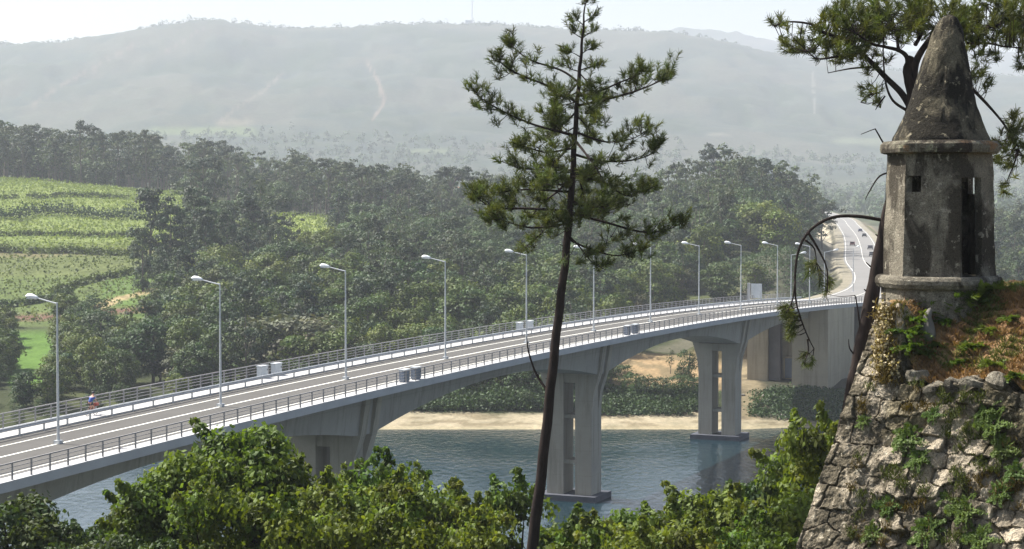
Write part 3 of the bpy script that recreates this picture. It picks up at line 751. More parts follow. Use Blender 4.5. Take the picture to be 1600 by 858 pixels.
def broad_spec(h, r, n, base=.25, lump=.42, shape='round'):
    """clumps in a crown of height h radius r"""
    cl = []
    for k in range(n):
        a = rng.uniform(0, 2*math.pi); f = rng.uniform(0, 1); z = base+(1-base)*f
        if shape == 'round': env = math.sin(math.pi*min(1, .12+.88*(1-(f))**.75*1.0))**.5*1.0 if f > .02 else .7
        elif shape == 'tall': env = .55+.45*math.sin(math.pi*f**.8)
        else: env = (1-f)**.6+.1
        rr = r*env*math.sqrt(rng.uniform(.25, 1))*.78
        if f > .8: rr *= .7
        cl.append(((rr*math.cos(a), rr*math.sin(a), h*z-r*lump*.4), r*lump*rng.uniform(.6, 1.15), tint(), rng.uniform(.6, 1.3)))
    return cl
def trunk_mb(h, r0, clumps, nl=7, bend=.3):
    mb = MB(); pts = [Vector((rng.normal()*bend*f, rng.normal()*bend*f, h*f)) for f in (0, .3, .55, .8)]; pts[0] = Vector((0, 0, -.6))
    mb.tube(pts, [r0, r0*.75, r0*.5, r0*.22], 8)
    idx = rng.permutation(len(clumps))[:nl]
    for i in idx:
        c = Vector(clumps[i][0]); f = min(.75, max(.25, c.z/h*.7)); k = f*3/.8; a = pts[min(2, int(k*.9))].lerp(pts[min(3, int(k*.9)+1)], .5)
        m_ = a.lerp(c, .5)+Vector((0, 0, .12*h*.3)); mb.tube([a, m_, c], [r0*.35, r0*.22, r0*.08], 6)
    return mb
PROTO = {}
def make_tree(kind, name, h, r, n, per, size, leafmat, r0, shape='round', base=.25, lump=.42, barkm='bark_far', flat=.8, nn=.38, shoots=0):
    root = empty(name); cl = broad_spec(h, r, n, base, lump, shape)
    leafy = list(cl)
    for q in range(shoots):
        c_, r_, t_, w_ = cl[rng.integers(0, len(cl))]; d_ = rng.normal(size=3); d_[2] = abs(d_[2])+.35; d_ /= np.linalg.norm(d_)
        for j_ in range(3): leafy.append((tuple(np.array(c_)+d_*r_*(.9+.26*j_)), r_*(.30-.07*j_), tint(), .16-.035*j_))
    V, F, C = clumps_to_leaves(leafy, per, size, .7, True, .3, flat, nn)
    trunk_mb(h, r0, cl).build('trunk', M[barkm], root)
    mesh_arr('crown', V, F, M[leafmat], root, C)
    return root, (V, F, C)
def euca_spec(h, r):
    cl = []
    for k in range(rng.integers(6, 9)):
        a = rng.uniform(0, 6.28); f = rng.uniform(.45, 1); rr = r*rng.uniform(.1, .9)*(1.15-f*.7)
        c0 = np.array((rr*math.cos(a), rr*math.sin(a), h*f-.6))
        for j in range(4): cl.append((tuple(c0+rng.normal(size=3)*r*.26), r*rng.uniform(.18, .34), tint(), rng.uniform(.5, 1)))
    return cl
mid_protos = []
for k in range(5):
    h = 10; r = [5.2, 4.6, 5.6, 4.2, 5.0][k]
    mid_protos.append(('broadleaf_tree', 'rounded dark green', 'tree', *make_tree('b', 'broadleaf_tree', h, r, 38, 105, .26, 'leaf_mid', .28, base=.18), 10.))
for k in range(3):
    root = empty('tall_tree'); cl = euca_spec(20, 4.6)
    for q in range(14): cl.append(((rng.normal()*1.6, rng.normal()*1.6, rng.uniform(5, 14)), rng.uniform(.8, 1.7), tint(), .7))
    V, F, C = clumps_to_leaves(cl, 72, .29, .6, True, .1, 1.0)
    trunk_mb(19, .3, cl, 9, .5).build('trunk', M['bark_far'], root); mesh_arr('crown', V, F, M['leaf_euca'], root, C)
    mid_protos.append(('tall_tree', 'tall slender dark', 'tree', root, (V, F, C), 20.))
mid_protos.append(('broadleaf_tree', 'low greyish olive', 'tree', *make_tree('o', 'broadleaf_tree', 8, 4.6, 32, 90, .25, 'leaf_olive', .25, base=.1), 8.))
# pines with umbrella tops
for k in range(2):
    root = empty('pine_tree'); cl = []
    for q in range(18):
        a = rng.uniform(0, 6.28); rr = 3.6*math.sqrt(rng.uniform(0, 1)); cl.append(((rr*math.cos(a), rr*math.sin(a), 15-.10*rr*rr+rng.normal()*.8-(2.5 if rng.uniform() < .3 else 0)), rng.uniform(.8, 1.5), tint(), 1))
    V, F, C = clumps_to_leaves(cl, 85, .27, .5, True, .3, .7); trunk_mb(15.5, .26, cl, 9, .4).build('trunk', M['bark_far'], root); mesh_arr('crown', V, F, M['leaf_euca'], root, C)
    mid_protos.append(('pine_tree', 'bare trunked pine like', 'tree', root, (V, F, C), 16.))

for k in range(2):
    mid_protos.append(('broadleaf_tree', 'tall very dark full crowned', 'tree', *make_tree('d', 'broadleaf_tree', 20, 5.6, 52, 105, .30, 'leaf_dark', .4, shape='tall', base=.08, lump=.36), 20.))
# placement: jittered grid through the wooded slopes
cand = []
Yc = 301.0
while Yc < 1000:
    sp = 7.0 if Yc < 450 else (8.2 if Yc < 650 else 10.5)
    for Xc in np.arange(-.33*Yc, .33*Yc, sp):
        X = Xc+rng.uniform(-.42, .42)*sp; Y = Yc+rng.uniform(-.42, .42)*sp
        cand.append((X, Y))
    Yc += sp
cand = np.array(cand); occ = occupied(cand[:, 0], cand[:, 1]); cand = cand[~occ]
# keep shore shrubs low and leave the small riverside gap on the sandy bank
Zc = H(cand[:, 0], cand[:, 1]); uc = CU+FPX*cand[:, 0]/cand[:, 1]
keep = (uc < 1430) | (rng.uniform(size=len(uc)) < .6); cand = cand[keep]; Zc = Zc[keep]; uc = uc[keep]
trees = []
for (X, Y), z, u in zip(cand, Zc, uc):
    r_ = rng.uniform(); sc_ = 1.0
    if Y < 318: k = rng.integers(0, 5); hh = rng.uniform(2.0, 3.6) if Y < 311 else rng.uniform(4, 7)
    elif 640 < Y: 
        k = 5+rng.integers(0, 3) if r_ < .45 else (9+rng.integers(0, 2) if r_ < .8 else rng.integers(0, 5)); hh = rng.uniform(14, 24) if k >= 5 else rng.uniform(9, 13)
        if u < 260 and Y > 800: hh *= 1.15
        if 300 < u < 700 and Y < 780: hh *= .95
    elif u > 1020 and Y > 430: k = 5+rng.integers(0, 3) if r_ < .4 else rng.integers(0, 5); hh = rng.uniform(14, 21) if k >= 5 else rng.uniform(9, 14)
    elif u < 230: k = rng.integers(0, 5) if r_ < .85 else 8; hh = rng.uniform(6, 9.5)
    else:
        k = rng.integers(0, 5) if r_ < .78 else (8 if r_ < .88 else 5+rng.integers(0, 3)); hh = rng.uniform(7.5, 12.5) if k < 5 else (rng.uniform(6, 8) if k == 8 else rng.uniform(13, 18))
    trees.append([X, Y, z, u, int(k), hh])
# hand-placed: the dark group standing beside the terraced field, and others the photo shows
def byuv(u, vtop, Y, k, wide=1.0):
    X = (u-CU)/FPX*Y; z = float(H(np.array([X]), np.array([Y]))[0]); zt_ = at(u, vtop, Y).z
    trees.append([X, Y, z, u, k, max(4, zt_-z-.6), wide*(min(1, 13/max(4, zt_-z)) if k < 5 else 1), True])
for u, vt, Y, k, wd in ((955, 545, 326, 0, 1.0), (975, 562, 322, 2, 1.0), (992, 590, 318, 1, 1.0), (1012, 608, 316, 3, 1.2), (1035, 612, 315, 4, 1.3), (1060, 600, 316, 0, 1.2), (1082, 605, 315, 2, 1.1), (940, 560, 318, 3, 1.0), (235, 288, 505, 11, .95), (266, 300, 490, 12, .9), (302, 286, 500, 12, 1.0), (335, 296, 512, 6, 1.2), (322, 330, 480, 11, .9), (355, 318, 495, 12, .8), (398, 283, 520, 5, 1.25), (385, 335, 500, 11, .8), (428, 300, 520, 7, 1.25), (455, 330, 515, 6, 1.0), (475, 352, 500, 1, .7),
                        (222, 350, 475, 11, .75), (250, 385, 445, 12, .8), (335, 400, 430, 11, .95), (352, 410, 420, 12, 1.0), (240, 440, 425, 12, .9), (590, 335, 500, 11, .8), (610, 345, 490, 12, .8), (560, 350, 510, 6, 1.2), (20, 480, 430, 4, .8), (5, 520, 360, 0, 1.0), (-5, 560, 345, 2, 1.0), (105, 490, 420, 3, 1.1), (140, 478, 430, 1, 1.1), (170, 490, 425, 4, 1.0),
                        (120, 530, 370, 2, 1.1), (95, 525, 385, 1, 1.0), (430, 490, 330, 8, 1.2), (475, 492, 330, 8, 1.3), (505, 500, 328, 8, 1.1), (1048, 535, 331, 5, .8), (1076, 535, 324, 1, .75), (1066, 560, 322, 3, .8), (1180, 400, 420, 1, 1.2), (1125, 405, 420, 4, 1.2),
                        (1152, 243, 640, 5, 1.2), (1182, 250, 650, 6, 1.2), (1200, 248, 640, 7, 1.3), (1235, 253, 640, 5, 1.3), (1128, 262, 640, 6, 1.2), (1262, 285, 620, 7, 1.2), (1285, 300, 600, 5, 1.2),
                        (10, 195, 860, 5, 1.4), (48, 205, 870, 6, 1.4), (85, 215, 870, 7, 1.3), (165, 212, 860, 5, 1.5), (310, 215, 870, 6, 1.3), (340, 217, 880, 7, 1.4), (460, 226, 840, 5, 1.3), (270, 225, 850, 7, 1.3), (128, 225, 850, 6, 1.3)):
    byuv(u, vt, Y, k, wd)
# drop random trees that would stand in front of the hand-placed group's field gaps
trees.sort(key=lambda t_: t_[1])
PH = [p_[5] for p_ in mid_protos]; PRAD = [5.2, 4.6, 5.6, 4.2, 5.0, 4.6, 4.6, 4.6, 4.6, 3.8, 3.8, 5.6, 5.6]
hor = np.full(1700, 700.0)
cols_ = np.arange(1700)
# the bridge deck hides what lies below it
for u_ in range(1700):
    tt2 = (u_-50)
scored = []
for i, t_ in enumerate(trees):
    X, Y, z, u, k, hh = t_[:6]; wd = t_[6] if len(t_) > 6 else 1.0
    s_ = hh/PH[k]; rad = PRAD[k]*s_*wd*FPX/Y; vt = float(uv_of(X, Y, z+hh)[1]); vb = float(uv_of(X, Y, z)[1])
    a = int(max(0, u+50-rad)); b = int(min(1699, u+50+rad))
    if b <= a or u < -40 or u > 1640: scored.append((0, i)); continue
    dl = np.interp(u, [0, 541, 1000, 1300], [655, 552, 492, 478])       # far edge of the deck along the view
    ext = np.clip(np.minimum(hor[a:b], min(vb, dl))-vt, 0, None).mean()
    scored.append((ext*(b-a)*(1.5 if len(t_) > 7 else 1), i)); mc = int((a+b)/2); q = int((b-a)*.3)
    hor[mc-q:mc+q+1] = np.minimum(hor[mc-q:mc+q+1], vt+(vb-vt)*.12)
scored.sort(reverse=True); indiv = set(i for s_, i in scored[:285] if s_ > 0)
lampu = [88, 341, 541, 696, 823, 927, 1016, 1092, 1159, 1215]; ordn = ['first', 'second', 'third', 'fourth', 'fifth', 'sixth', 'seventh', 'eighth', 'ninth', 'tenth']
def cellname(u):
    if u < 88: return 'left of the first lamp'
    for a in range(9):
        if u < lampu[a+1]: return f'between {ordn[a]} and {ordn[a+1]} lamps'
    if u < 1385: return 'right of the tenth lamp'
    return 'right of the stone turret'
def rowname(Y, u):
    if Y < 330: return 'on the bank'
    if Y < 400: return 'low down'
    if Y < 500: return 'mid slope'
    if Y < 640: return 'high up'
    if Y < 780: return 'farther back'
    return 'on the skyline'
cells = {}
for i in sorted(indiv, key=lambda i: trees[i][3]):
    t_ = trees[i]; cells.setdefault((cellname(t_[3]), rowname(t_[1], t_[3]), mid_protos[t_[4]][1]), []).append(i)
O10 = ['first', 'second', 'third', 'fourth', 'fifth', 'sixth', 'seventh', 'eighth', 'ninth', 'tenth', 'eleventh', 'twelfth', 'thirteenth', 'fourteenth', 'fifteenth', 'sixteenth', 'seventeenth', 'eighteenth', 'nineteenth', 'twentieth', 'twenty first', 'twenty second', 'twenty third', 'twenty fourth', 'twenty fifth', 'twenty sixth', 'twenty seventh', 'twenty eighth'] + ['near the end']*40
def tlabel(i):
    for key, L in cells.items():
        if i in L:
            k = L.index(i); cn, rn, ad_ = key
            return f'{ad_} tree {rn} {cn}' + (f', {O10[k]}' if len(L) > 1 else '')
used = set(); stuffV, stuffF, stuffC, nst = [], [], [], 0; trV = MB()
def lod(F, keep_every):
    return F[::keep_every]
for i, t_ in enumerate(trees):
    X, Y, z, u, k, hh = t_[:6]; wd = t_[6] if len(t_) > 6 else 1.0; s_ = hh/PH[k]; rz = rng.uniform(0, 6.28)
    sx = s_*wd*rng.uniform(.9, 1.12)
    if i in indiv:
        root = mid_protos[k][3]
        o = root if k not in used else copy_tree(root); used.add(k)
        o.location = (X, Y, z-.2); o.rotation_euler.z = rz; o.scale = (sx, sx, s_)
        tag(o, tlabel(i), 'tree', 'trees on the far wooded bank')
    else:
        if u < -700 or u > 2300: continue
        V, F, C = mid_protos[k][4]; n = len(F); kk = rng.permutation(n)[:int(n*(.42 if Y < 650 else .28))]
        Vq = V.reshape(-1, 4, 3)[kk].copy(); 
        if Y > 600: ce = Vq.mean(1, keepdims=True); Vq = ce+(Vq-ce)*1.5
        Vq = Vq.reshape(-1, 3)*np.array([sx, sx, s_])
        c_, sn = math.cos(rz), math.sin(rz); Vr = np.stack([Vq[:, 0]*c_-Vq[:, 1]*sn+X, Vq[:, 0]*sn+Vq[:, 1]*c_+Y, Vq[:, 2]+z-.2], 1)
        stuffV.append(Vr); stuffC.append(C.reshape(-1, 4, 3)[kk].reshape(-1, 3)*rng.uniform(.75, 1.3)*(np.array([1.1, .95, 1.0]) if k >= 5 else 1))
        trV.tube([(X, Y, z-.5), (X+.3, Y, z+hh*.85)], [.3*s_, .1*s_], 5, cap=False)
for k_ in range(len(mid_protos)):
    if k_ not in used:
        for ch in list(mid_protos[k_][3].children): bpy.data.objects.remove(ch)
        bpy.data.objects.remove(mid_protos[k_][3])
V = np.concatenate(stuffV); tag(mesh_arr('woodland', V, np.arange(len(V)).reshape(-1, 4), M['leaf_stuff'], None, np.concatenate(stuffC)), 'dense woodland covering the far slopes behind the bridge', 'woodland', None, 'stuff')
tag(trV.build('woodland_trunks', M['bark_far']), 'trunks inside the dense woodland on the far slopes', 'woodland', None, 'stuff')

# far plain wood, one mass
P = []; Yc = 1000.
while Yc < 2700:
    sp = 13+(Yc-1000)*.008
    for Xc in np.arange(-.32*Yc, .32*Yc, sp): P.append((Xc+rng.uniform(-.5, .5)*sp, Yc+rng.uniform(-.5, .5)*sp))
    Yc += sp*1.15
P = np.array(P); sg2, _ = road_near(P[:, 0], P[:, 1]); P = P[~((np.abs(sg2) < 22) & (P[:, 1] < 1400))]
gap = fbm(P[:, 0]/130, P[:, 1]/190, 61, 3); P = P[gap > .34]; Zp = H(P[:, 0], P[:, 1])
tv = []; tc = []
for (x, y), z in zip(P, Zp):
    h = rng.uniform(9, 17)*(1.35 if rng.uniform() < .12 else 1); r = rng.uniform(4, 6.5); n = 34
    d = rng.normal(size=(n, 3)); d /= np.linalg.norm(d, axis=1, keepdims=True); d[:, 2] = np.abs(d[:, 2])
    pp = d*rng.uniform(.6, 1.1, n)[:, None]*np.array([r, r, h*.55])+np.array([x, y, z+h*.4])
    q, f, _ = leaf_mesh(pp, d+rng.normal(size=(n, 3))*.3, 1.35, .8); tv.append(q); tc.append(np.full((len(q), 3), rng.uniform(.65, 1.35)))
V = np.concatenate(tv); tag(mesh_arr('far_wood', V, np.arange(len(V)).reshape(-1, 4), M['leaf_stuff'], None, np.concatenate(tc)), 'hazy far wood on the plain below the hills', 'woodland', None, 'stuff')
# crest trees on the ridge
tv = []
for u in np.arange(-60, 1660, 5.0):
    Y = rng.uniform(3920, 4040); x = (u+rng.uniform(-4, 4)-CU)/FPX*Y; z = float(H(np.array([x]), np.array([Y]))[0]); n = 30
    h = rng.uniform(6, 15)*(1.5 if rng.uniform() < .1 else 1)*.7*(.3+1.2*float(vnoise(np.array([u/40.]), np.array([3.]), 5)[0]))
    d = rng.normal(size=(n, 3)); d[:, 2] = np.abs(d[:, 2]); d /= np.linalg.norm(d, axis=1, keepdims=True)
    q, f, _ = leaf_mesh(d*np.array([7, 5, h])+np.array([x, Y, z-2]), d, 1.6, .8); tv.append(q)
V = np.concatenate(tv); tag(mesh_arr('ridge_wood', V, np.arange(len(V)).reshape(-1, 4), M['leaf_stuff'], None, np.full((len(V), 3), .9)), 'faint line of trees along the hill crest', 'woodland', None, 'stuff')

# low scrub along the river edge
Q = []
for k in range(2600):
    u = rng.uniform(540, 1110); Y = rng.uniform(309.5, 318) if u < 930 else rng.uniform(307, 320); X = (u-CU)/FPX*Y; z = float(H(np.array([X]), np.array([Y]))[0])
    if vnoise(np.array([X/6.]), np.array([Y/4.]), 19)[0] < .25: continue
    h = rng.uniform(.5, 1.9)*(.5+vnoise(np.array([X/9.]), np.array([1.]), 3)[0]); Q.append(np.array([X, Y, z+h*.5])+rng.normal(size=(26, 3))*np.array([.6, .6, h*.3]))
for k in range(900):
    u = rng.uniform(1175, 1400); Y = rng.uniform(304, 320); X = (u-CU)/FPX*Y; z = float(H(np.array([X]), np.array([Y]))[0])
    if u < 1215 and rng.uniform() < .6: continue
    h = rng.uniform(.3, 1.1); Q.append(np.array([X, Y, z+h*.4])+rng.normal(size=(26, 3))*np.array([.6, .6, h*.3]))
for k in range(1100):
    X = 67+rng.normal()*11; Y = 436+rng.normal()*26; q_ = float(road_near(np.array([X]), np.array([Y]))[0][0])
    if q_ > -13: continue
    z = float(H(np.array([X]), np.array([Y]))[0]); h = rng.uniform(.4, 1.6); Q.append(np.array([X, Y, z+h*.4])+rng.normal(size=(26, 3))*np.array([.7, .7, h*.35]))
Q = np.concatenate(Q); V, F, C = leaf_mesh(Q, rng.normal(size=Q.shape)+np.array([0, 0, .7]), .22, .7, np.repeat(rng.uniform(.6, 1.4, (len(Q)//26, 1)), 26, 0)*np.ones((1, 3)))
tag(mesh_arr('riverside_scrub', V, F, M['leaf_stuff'], None, C), 'low scrub along the river edge and on the road embankment', 'scrub', None, 'stuff')
# vines on the terraces, hedges
P = []
for Yr in np.arange(556, 800, 3.1):
    for xr in np.arange(-.30*Yr, (300-CU)/FPX*Yr, 1.5): P.append((xr+rng.uniform(-.3, .3), Yr+rng.uniform(-.3, .3)))
for Yr in np.arange(432, 556, 3.1):
    for xr in np.arange(-.30*Yr, (240-CU)/FPX*Yr, 1.8):
        if rng.uniform() < .75: P.append((xr+rng.uniform(-.4, .4), Yr+rng.uniform(-.4, .4)))
for Yr in np.arange(595, 705, 3.1):
    for xr in np.arange((425-CU)/FPX*Yr, (522-CU)/FPX*Yr, 1.5): P.append((xr+rng.uniform(-.3, .3), Yr))
P = np.array(P); u_, f1, f1b, f2, f3, cl_ = field_masks(P[:, 0], P[:, 1]); P = P[((f1 > .6) | (f2 > .6) | (f1b > .7)) & (rng.uniform(size=len(P)) < .8)]; Zp = H(P[:, 0], P[:, 1])
n = len(P); rep = 6; PP = np.repeat(np.column_stack([P, Zp+.75]), rep, 0)+rng.normal(size=(n*rep, 3))*np.array([.55, .4, .35]); tn = np.repeat(rng.uniform(.8, 1.2, (n, 1))*np.where(P[:, 1:2] < 556, .55, 1.), rep, 0)*np.ones((1, 3))
V, F, C = leaf_mesh(PP, rng.normal(size=(n*rep, 3))+np.array([0, 0, .8]), .36, .8, tn)
tag(mesh_arr('vineyard', V, F, M['vine'], None, C), 'yellow green vine rows on the terraced hillside', 'vineyard', None, 'stuff')
hedges = [([(-20, 311), (60, 307), (100, 304), (150, 306), (205, 309)], 1.6, 1.0, 'thin dark hedge along the top terrace'), ([(-20, 338), (30, 342), (60, 334), (110, 334), (160, 340), (215, 338)], 3.6, 2.2, 'bushy dark hedge below the top terrace'),
          ([(-20, 364), (60, 365), (120, 367), (210, 367)], 1.3, .9, 'thin dark hedge on the middle terrace'), ([(-20, 391), (60, 393), (130, 394), (205, 396)], 1.7, 1.2, 'broken dark hedge below the middle terraces'),
          ([(75, 455), (110, 448), (150, 436), (190, 428), (215, 424)], 1.6, 1.2, 'slanting row of bushes across the lower field'), ([(-20, 478), (60, 470), (110, 458)], 1.5, 1.5, 'low hedge in the lower field at the left')]
def ground_hit(u, v):
    Ys = np.linspace(320, 1000, 1400); Xs = (u-CU)/FPX*Ys; vs = uv_of(Xs, Ys, H(Xs, Ys))[1]; k = int(np.argmax(vs <= v)); return Ys[k]
for pts, hh, wd, lab in hedges:
    Ps = []; 
    for (a, va), (b, vb) in zip(pts[:-1], pts[1:]):
        m_ = max(2, int((b-a)/1.2))
        for s_ in np.linspace(0, 1, m_, endpoint=False):
            u = a+(b-a)*s_; Ps.append((u, va+(vb-va)*s_))
    us = [p_[0] for p_ in Ps]; keyY = [ground_hit(p_[0], p_[1]+3) for p_ in pts]; Q = []
    for u, _v in Ps:
        Y = np.interp(u, [p_[0] for p_ in pts], keyY); X = (u-CU)/FPX*Y
        if vnoise(np.array([u/7.]), np.array([hh*9.]), 2)[0] < .22 and hh < 3: continue
        z = float(H(np.array([X]), np.array([Y]))[0]); hk = hh*(.6+.8*vnoise(np.array([u/9.]), np.array([hh]), 6)[0])
        Q.append(np.array([X, Y, z+hk*.5])+rng.normal(size=(16, 3))*np.array([.5, wd*.6, hk*.30]))
    Q = np.concatenate(Q); V, F, C = leaf_mesh(Q, rng.normal(size=Q.shape)+np.array([0, 0, .6]), .36, .8, np.tile(rng.uniform(.7, 1.2, (len(Q), 1)), (1, 3)))
    tag(mesh_arr('hedge', V, F, M['leaf_mid'], None, C), lab, 'hedge', 'hedges across the terraces')

# boulders on the bank below the abutment
g = np.random.default_rng(5)
for k in range(14):
    u = g.uniform(1150, 1290); Y = g.uniform(301, 320); X = (u-CU)/FPX*Y; z = float(H(np.array([X]), np.array([Y]))[0]); mb = MB(); r_ = g.uniform(.25, .7)
    mb.lathe([(.05, -.6), (.8, -.45), (1.0, 0), (.8, .45), (.35, .62), (.02, .66)], 9); mb.v = [v*r_*np.array([1.2, .9, .7])*(1+.2*np.sin(v[:, [1, 2, 0]]*4+g.uniform(0, 6))) for v in mb.v]
    o = mb.build('rock', M['rock']); o.location = (X, Y, z+.1); o.rotation_euler = (0, 0, g.uniform(0, 6)); tag(o, 'small grey rock on the shaded riverbank below the abutment', 'rock', 'rocks on the riverbank')
# far small buildings and mast
def house(u, Y, w_, d_, h_, lab, rz=.3):
    X = (u-CU)/FPX*Y; z = float(H(np.array([X]), np.array([Y]))[0])
    r = empty('house', (X, Y, z-.5), rz); mb = MB(); mb.box((0, 0, h_/2), (w_/2, d_/2, h_/2)); mb.add([(-w_/2, -d_/2, h_), (-w_/2, d_/2, h_), (-w_/2, 0, h_+2), (w_/2, -d_/2, h_), (w_/2, d_/2, h_), (w_/2, 0, h_+2)], [(0, 1, 2), (3, 5, 4), (0, 3, 4, 1)])
    mb.build('wall', M['whitewall'], r)
    mb = MB()
    for sy in (-1, 1): mb.add([(-w_/2-.4, sy*(d_/2+.5), h_-.3), (w_/2+.4, sy*(d_/2+.5), h_-.3), (w_/2+.4, 0, h_+2.25), (-w_/2-.4, 0, h_+2.25), (-w_/2-.4, sy*(d_/2+.5), h_-.1), (w_/2+.4, sy*(d_/2+.5), h_-.1), (w_/2+.4, 0, h_+2.45), (-w_/2-.4, 0, h_+2.45)], [(0, 1, 2, 3), (4, 7, 6, 5), (0, 4, 5, 1), (0, 3, 7, 4), (1, 5, 6, 2)])
    mb.build('roof', M['rooftile'], r)
    for x in (-w_*.28, 0.0, w_*.28):
        mb = MB(); mb.box((x, -d_/2-.02, h_*.55), (.6, .04, .7)); mb.build('window', M['carglass'], r)
    tag(r, lab, 'house', 'far houses on the plain')
house(1110, 1080, 14, 9, 6, 'small pale house beyond the wood left of the wooded knoll', .5)
house(700, 1900, 22, 12, 7, 'faint pale house at the foot of the hills', .2)
house(1135, 2150, 24, 12, 7, 'faint pale house on the misty plain', -.3)
Xm = (738-CU)/FPX*3990; zm = float(H(np.array([Xm]), np.array([3990.]))[0]); r = empty('radio_mast', (Xm, 3990, zm)); tag(r, 'thin radio mast on the hill crest with a hut at its foot', 'radio mast')
mb = MB()
for dx, dy in ((-1.2, -1), (1.2, -1), (0, 1.2)): mb.tube([(dx, dy, 0), (dx*.3, dy*.3, 52)], .3, 5)
for z_ in range(3, 50, 4): mb.tube([(-1.2+z_*.016, -1, z_), (1.2-z_*.016, -1, z_+3)], .14, 4)
mb.build('mast', M['galv'], r)
mb = MB(); mb.box((-7, 0, 3), (7, 4, 3)); mb.box((-7, 0, 6.2), (7.5, 4.5, .3)); mb.build('hut', M['whitewall'], r)

# ------------------------------------------------------------------ foreground trees
near = []
def near_tree(seed_h, r, n, per, size, mt, lump=.34):
    root, _ = make_tree('n', 'broadleaf_tree', seed_h, r, n, per, size, mt, .22, base=.2, lump=lump, barkm='bark', flat=.85, nn=.75, shoots=70); return root
near_protos = [near_tree(11, 3.0, 60, 300, .10, 'leaf_near'), near_tree(11, 3.2, 66, 230, .10, 'leaf_near', .30), near_tree(11, 3.0, 60, 230, .11, 'leaf_near', .32),
               near_tree(11, 2.9, 64, 230, .105, 'leaf_neardark', .30)]
FG = [ # u, vtop, Y, proto, width, label
 (15, 772, 62, 3, 1.0, 'dark shrubby tree in the bottom left corner'), (75, 800, 64, 3, .9, 'dark low tree beside the bottom left corner one'), (150, 812, 66, 3, .8, 'sparse dark tree below the near edge of the river at left'), (215, 790, 58, 3, .7, 'dark tree at the left foot of the bright green treetop'),
 (380, 668, 56, 0, .85, 'tallest bright green treetop rising over the bridge girder'), (305, 705, 55, 0, .8, 'bright green tree just left of the tallest treetop'), (250, 742, 54, 0, .8, 'bright green tree at the left end of the tall clump'),
 (440, 708, 55, 2, .8, 'bright green tree just right of the tallest treetop'), (485, 742, 57, 2, .8, 'green tree in front of the first visible pier'), (545, 748, 53, 1, .85, 'rounded green tree right below the first visible pier'), (600, 728, 55, 1, .85, 'green tree with bushy crown at the right edge of the first pier'),
 (655, 745, 54, 1, .85, 'green tree right of the first pier against the water'), (705, 768, 55, 2, .85, 'yellow green tree midway between first pier and tall pine'), (745, 800, 58, 1, .8, 'low green tree where the water dips behind it'), (815, 752, 57, 2, .75, 'pointed green tree touching the tall pine trunk'),
 (780, 790, 53, 1, .8, 'green tree just left of the tall pine trunk'), (890, 806, 56, 1, .9, 'green tree below the dark pile cap of the near pier'), (945, 812, 54, 2, .9, 'green tree just right of the pile cap'), (1000, 795, 56, 0, .85, 'bright green tree under the open water'),
 (1055, 795, 54, 2, .85, 'green tree under the water right of centre'), (1112, 766, 55, 0, .85, 'bright green tree below the last river pier'), (1165, 775, 54, 2, .8, 'green tree left of the darker treetop near the wall'), (1192, 738, 60, 3, .7, 'dark treetop against the water near the wall'),
 (1235, 700, 52, 1, .7, 'airy green tree against the water beside the stone wall'), (1285, 655, 50, 2, .62, 'green tree whose top touches the stone wall corner'), (1245, 765, 48, 0, .8, 'bright green tree at the foot of the stone wall'),
 (330, 760, 47, 1, .8, 'lower green tree in front of the tall clump, left'), (420, 775, 46, 2, .8, 'lower green tree in front of the tall clump, right'), (510, 795, 46, 1, .8, 'lower green tree at the bottom below the first pier'), (620, 790, 45, 2, .8, 'lower green tree at the bottom left of centre'), (715, 815, 45, 1, .8, 'low green tree at the bottom just left of the pine'),
 (900, 825, 46, 2, .8, 'low green tree at the bottom just right of the pine'), (990, 825, 45, 1, .8, 'low green tree at the bottom right of centre'), (1090, 815, 45, 2, .8, 'low green tree at the bottom under the last pier'), (1170, 820, 44, 1, .8, 'low green tree at the bottom near the wall'), (225, 825, 47, 3, .8, 'low dark tree at the bottom left of the clump'), (110, 835, 50, 3, .9, 'low dark tree on the bottom edge at left')]
for k, (u, vt, Y, pk, wd, lab) in enumerate(FG):
    X = (u-CU)/FPX*Y; z = float(H(np.array([X]), np.array([Y]))[0]); hh = at(u, vt, Y).z-z-.2
    first = pk not in near; 
    if first: near.append(pk)
    o = near_protos[pk] if first else copy_tree(near_protos[pk])
    s_ = hh/11; o.location = (X, Y, z); o.rotation_euler.z = rng.uniform(0, 6.28); o.scale = (s_*wd, s_*wd, s_); tag(o, lab, 'tree', 'foreground trees below the fort')

# ------------------------------------------------------------------ pines
def tufts(P, D, n_need, length, col):
    """P (n,3) base points, D (n,3) shoot directions -> thin triangles"""
    n = len(P); P = np.repeat(P, n_need, 0); D = np.repeat(D, n_need, 0); m_ = len(P); C = np.repeat(col, n_need, 0)
    r = rng.normal(size=(m_, 3)); r -= D*(r*D).sum(1, keepdims=True); r /= np.linalg.norm(r, axis=1, keepdims=True)
    a = rng.uniform(.25, 1.25, m_)[:, None]; nd = D*np.cos(a)+r*np.sin(a); L = (length*rng.uniform(.7, 1.15, m_))[:, None]
    base = P+D*(rng.uniform(-.12, .10, m_)[:, None]); tip = base+nd*L; tip[:, 2] -= .0
    s = np.cross(nd, rng.normal(size=(m_, 3))); s /= np.linalg.norm(s, axis=1, keepdims=True); wd = .0075
    V = np.stack([base-s*wd, base+s*wd, tip+s*wd*.4, tip-s*wd*.4], 1).reshape(-1, 3)
    return V, np.arange(4*m_).reshape(-1, 4), np.repeat(C*rng.uniform(.8, 1.2, m_)[:, None], 4, 0)
def poly3(pts, Y0, dY):
    """pixel polyline -> 3D with depth running from Y0 to Y0+dY"""
    n = len(pts); return [at(u, v, Y0+dY*(i/(max(1, n-1)))) for i, (u, v) in enumerate(pts)]
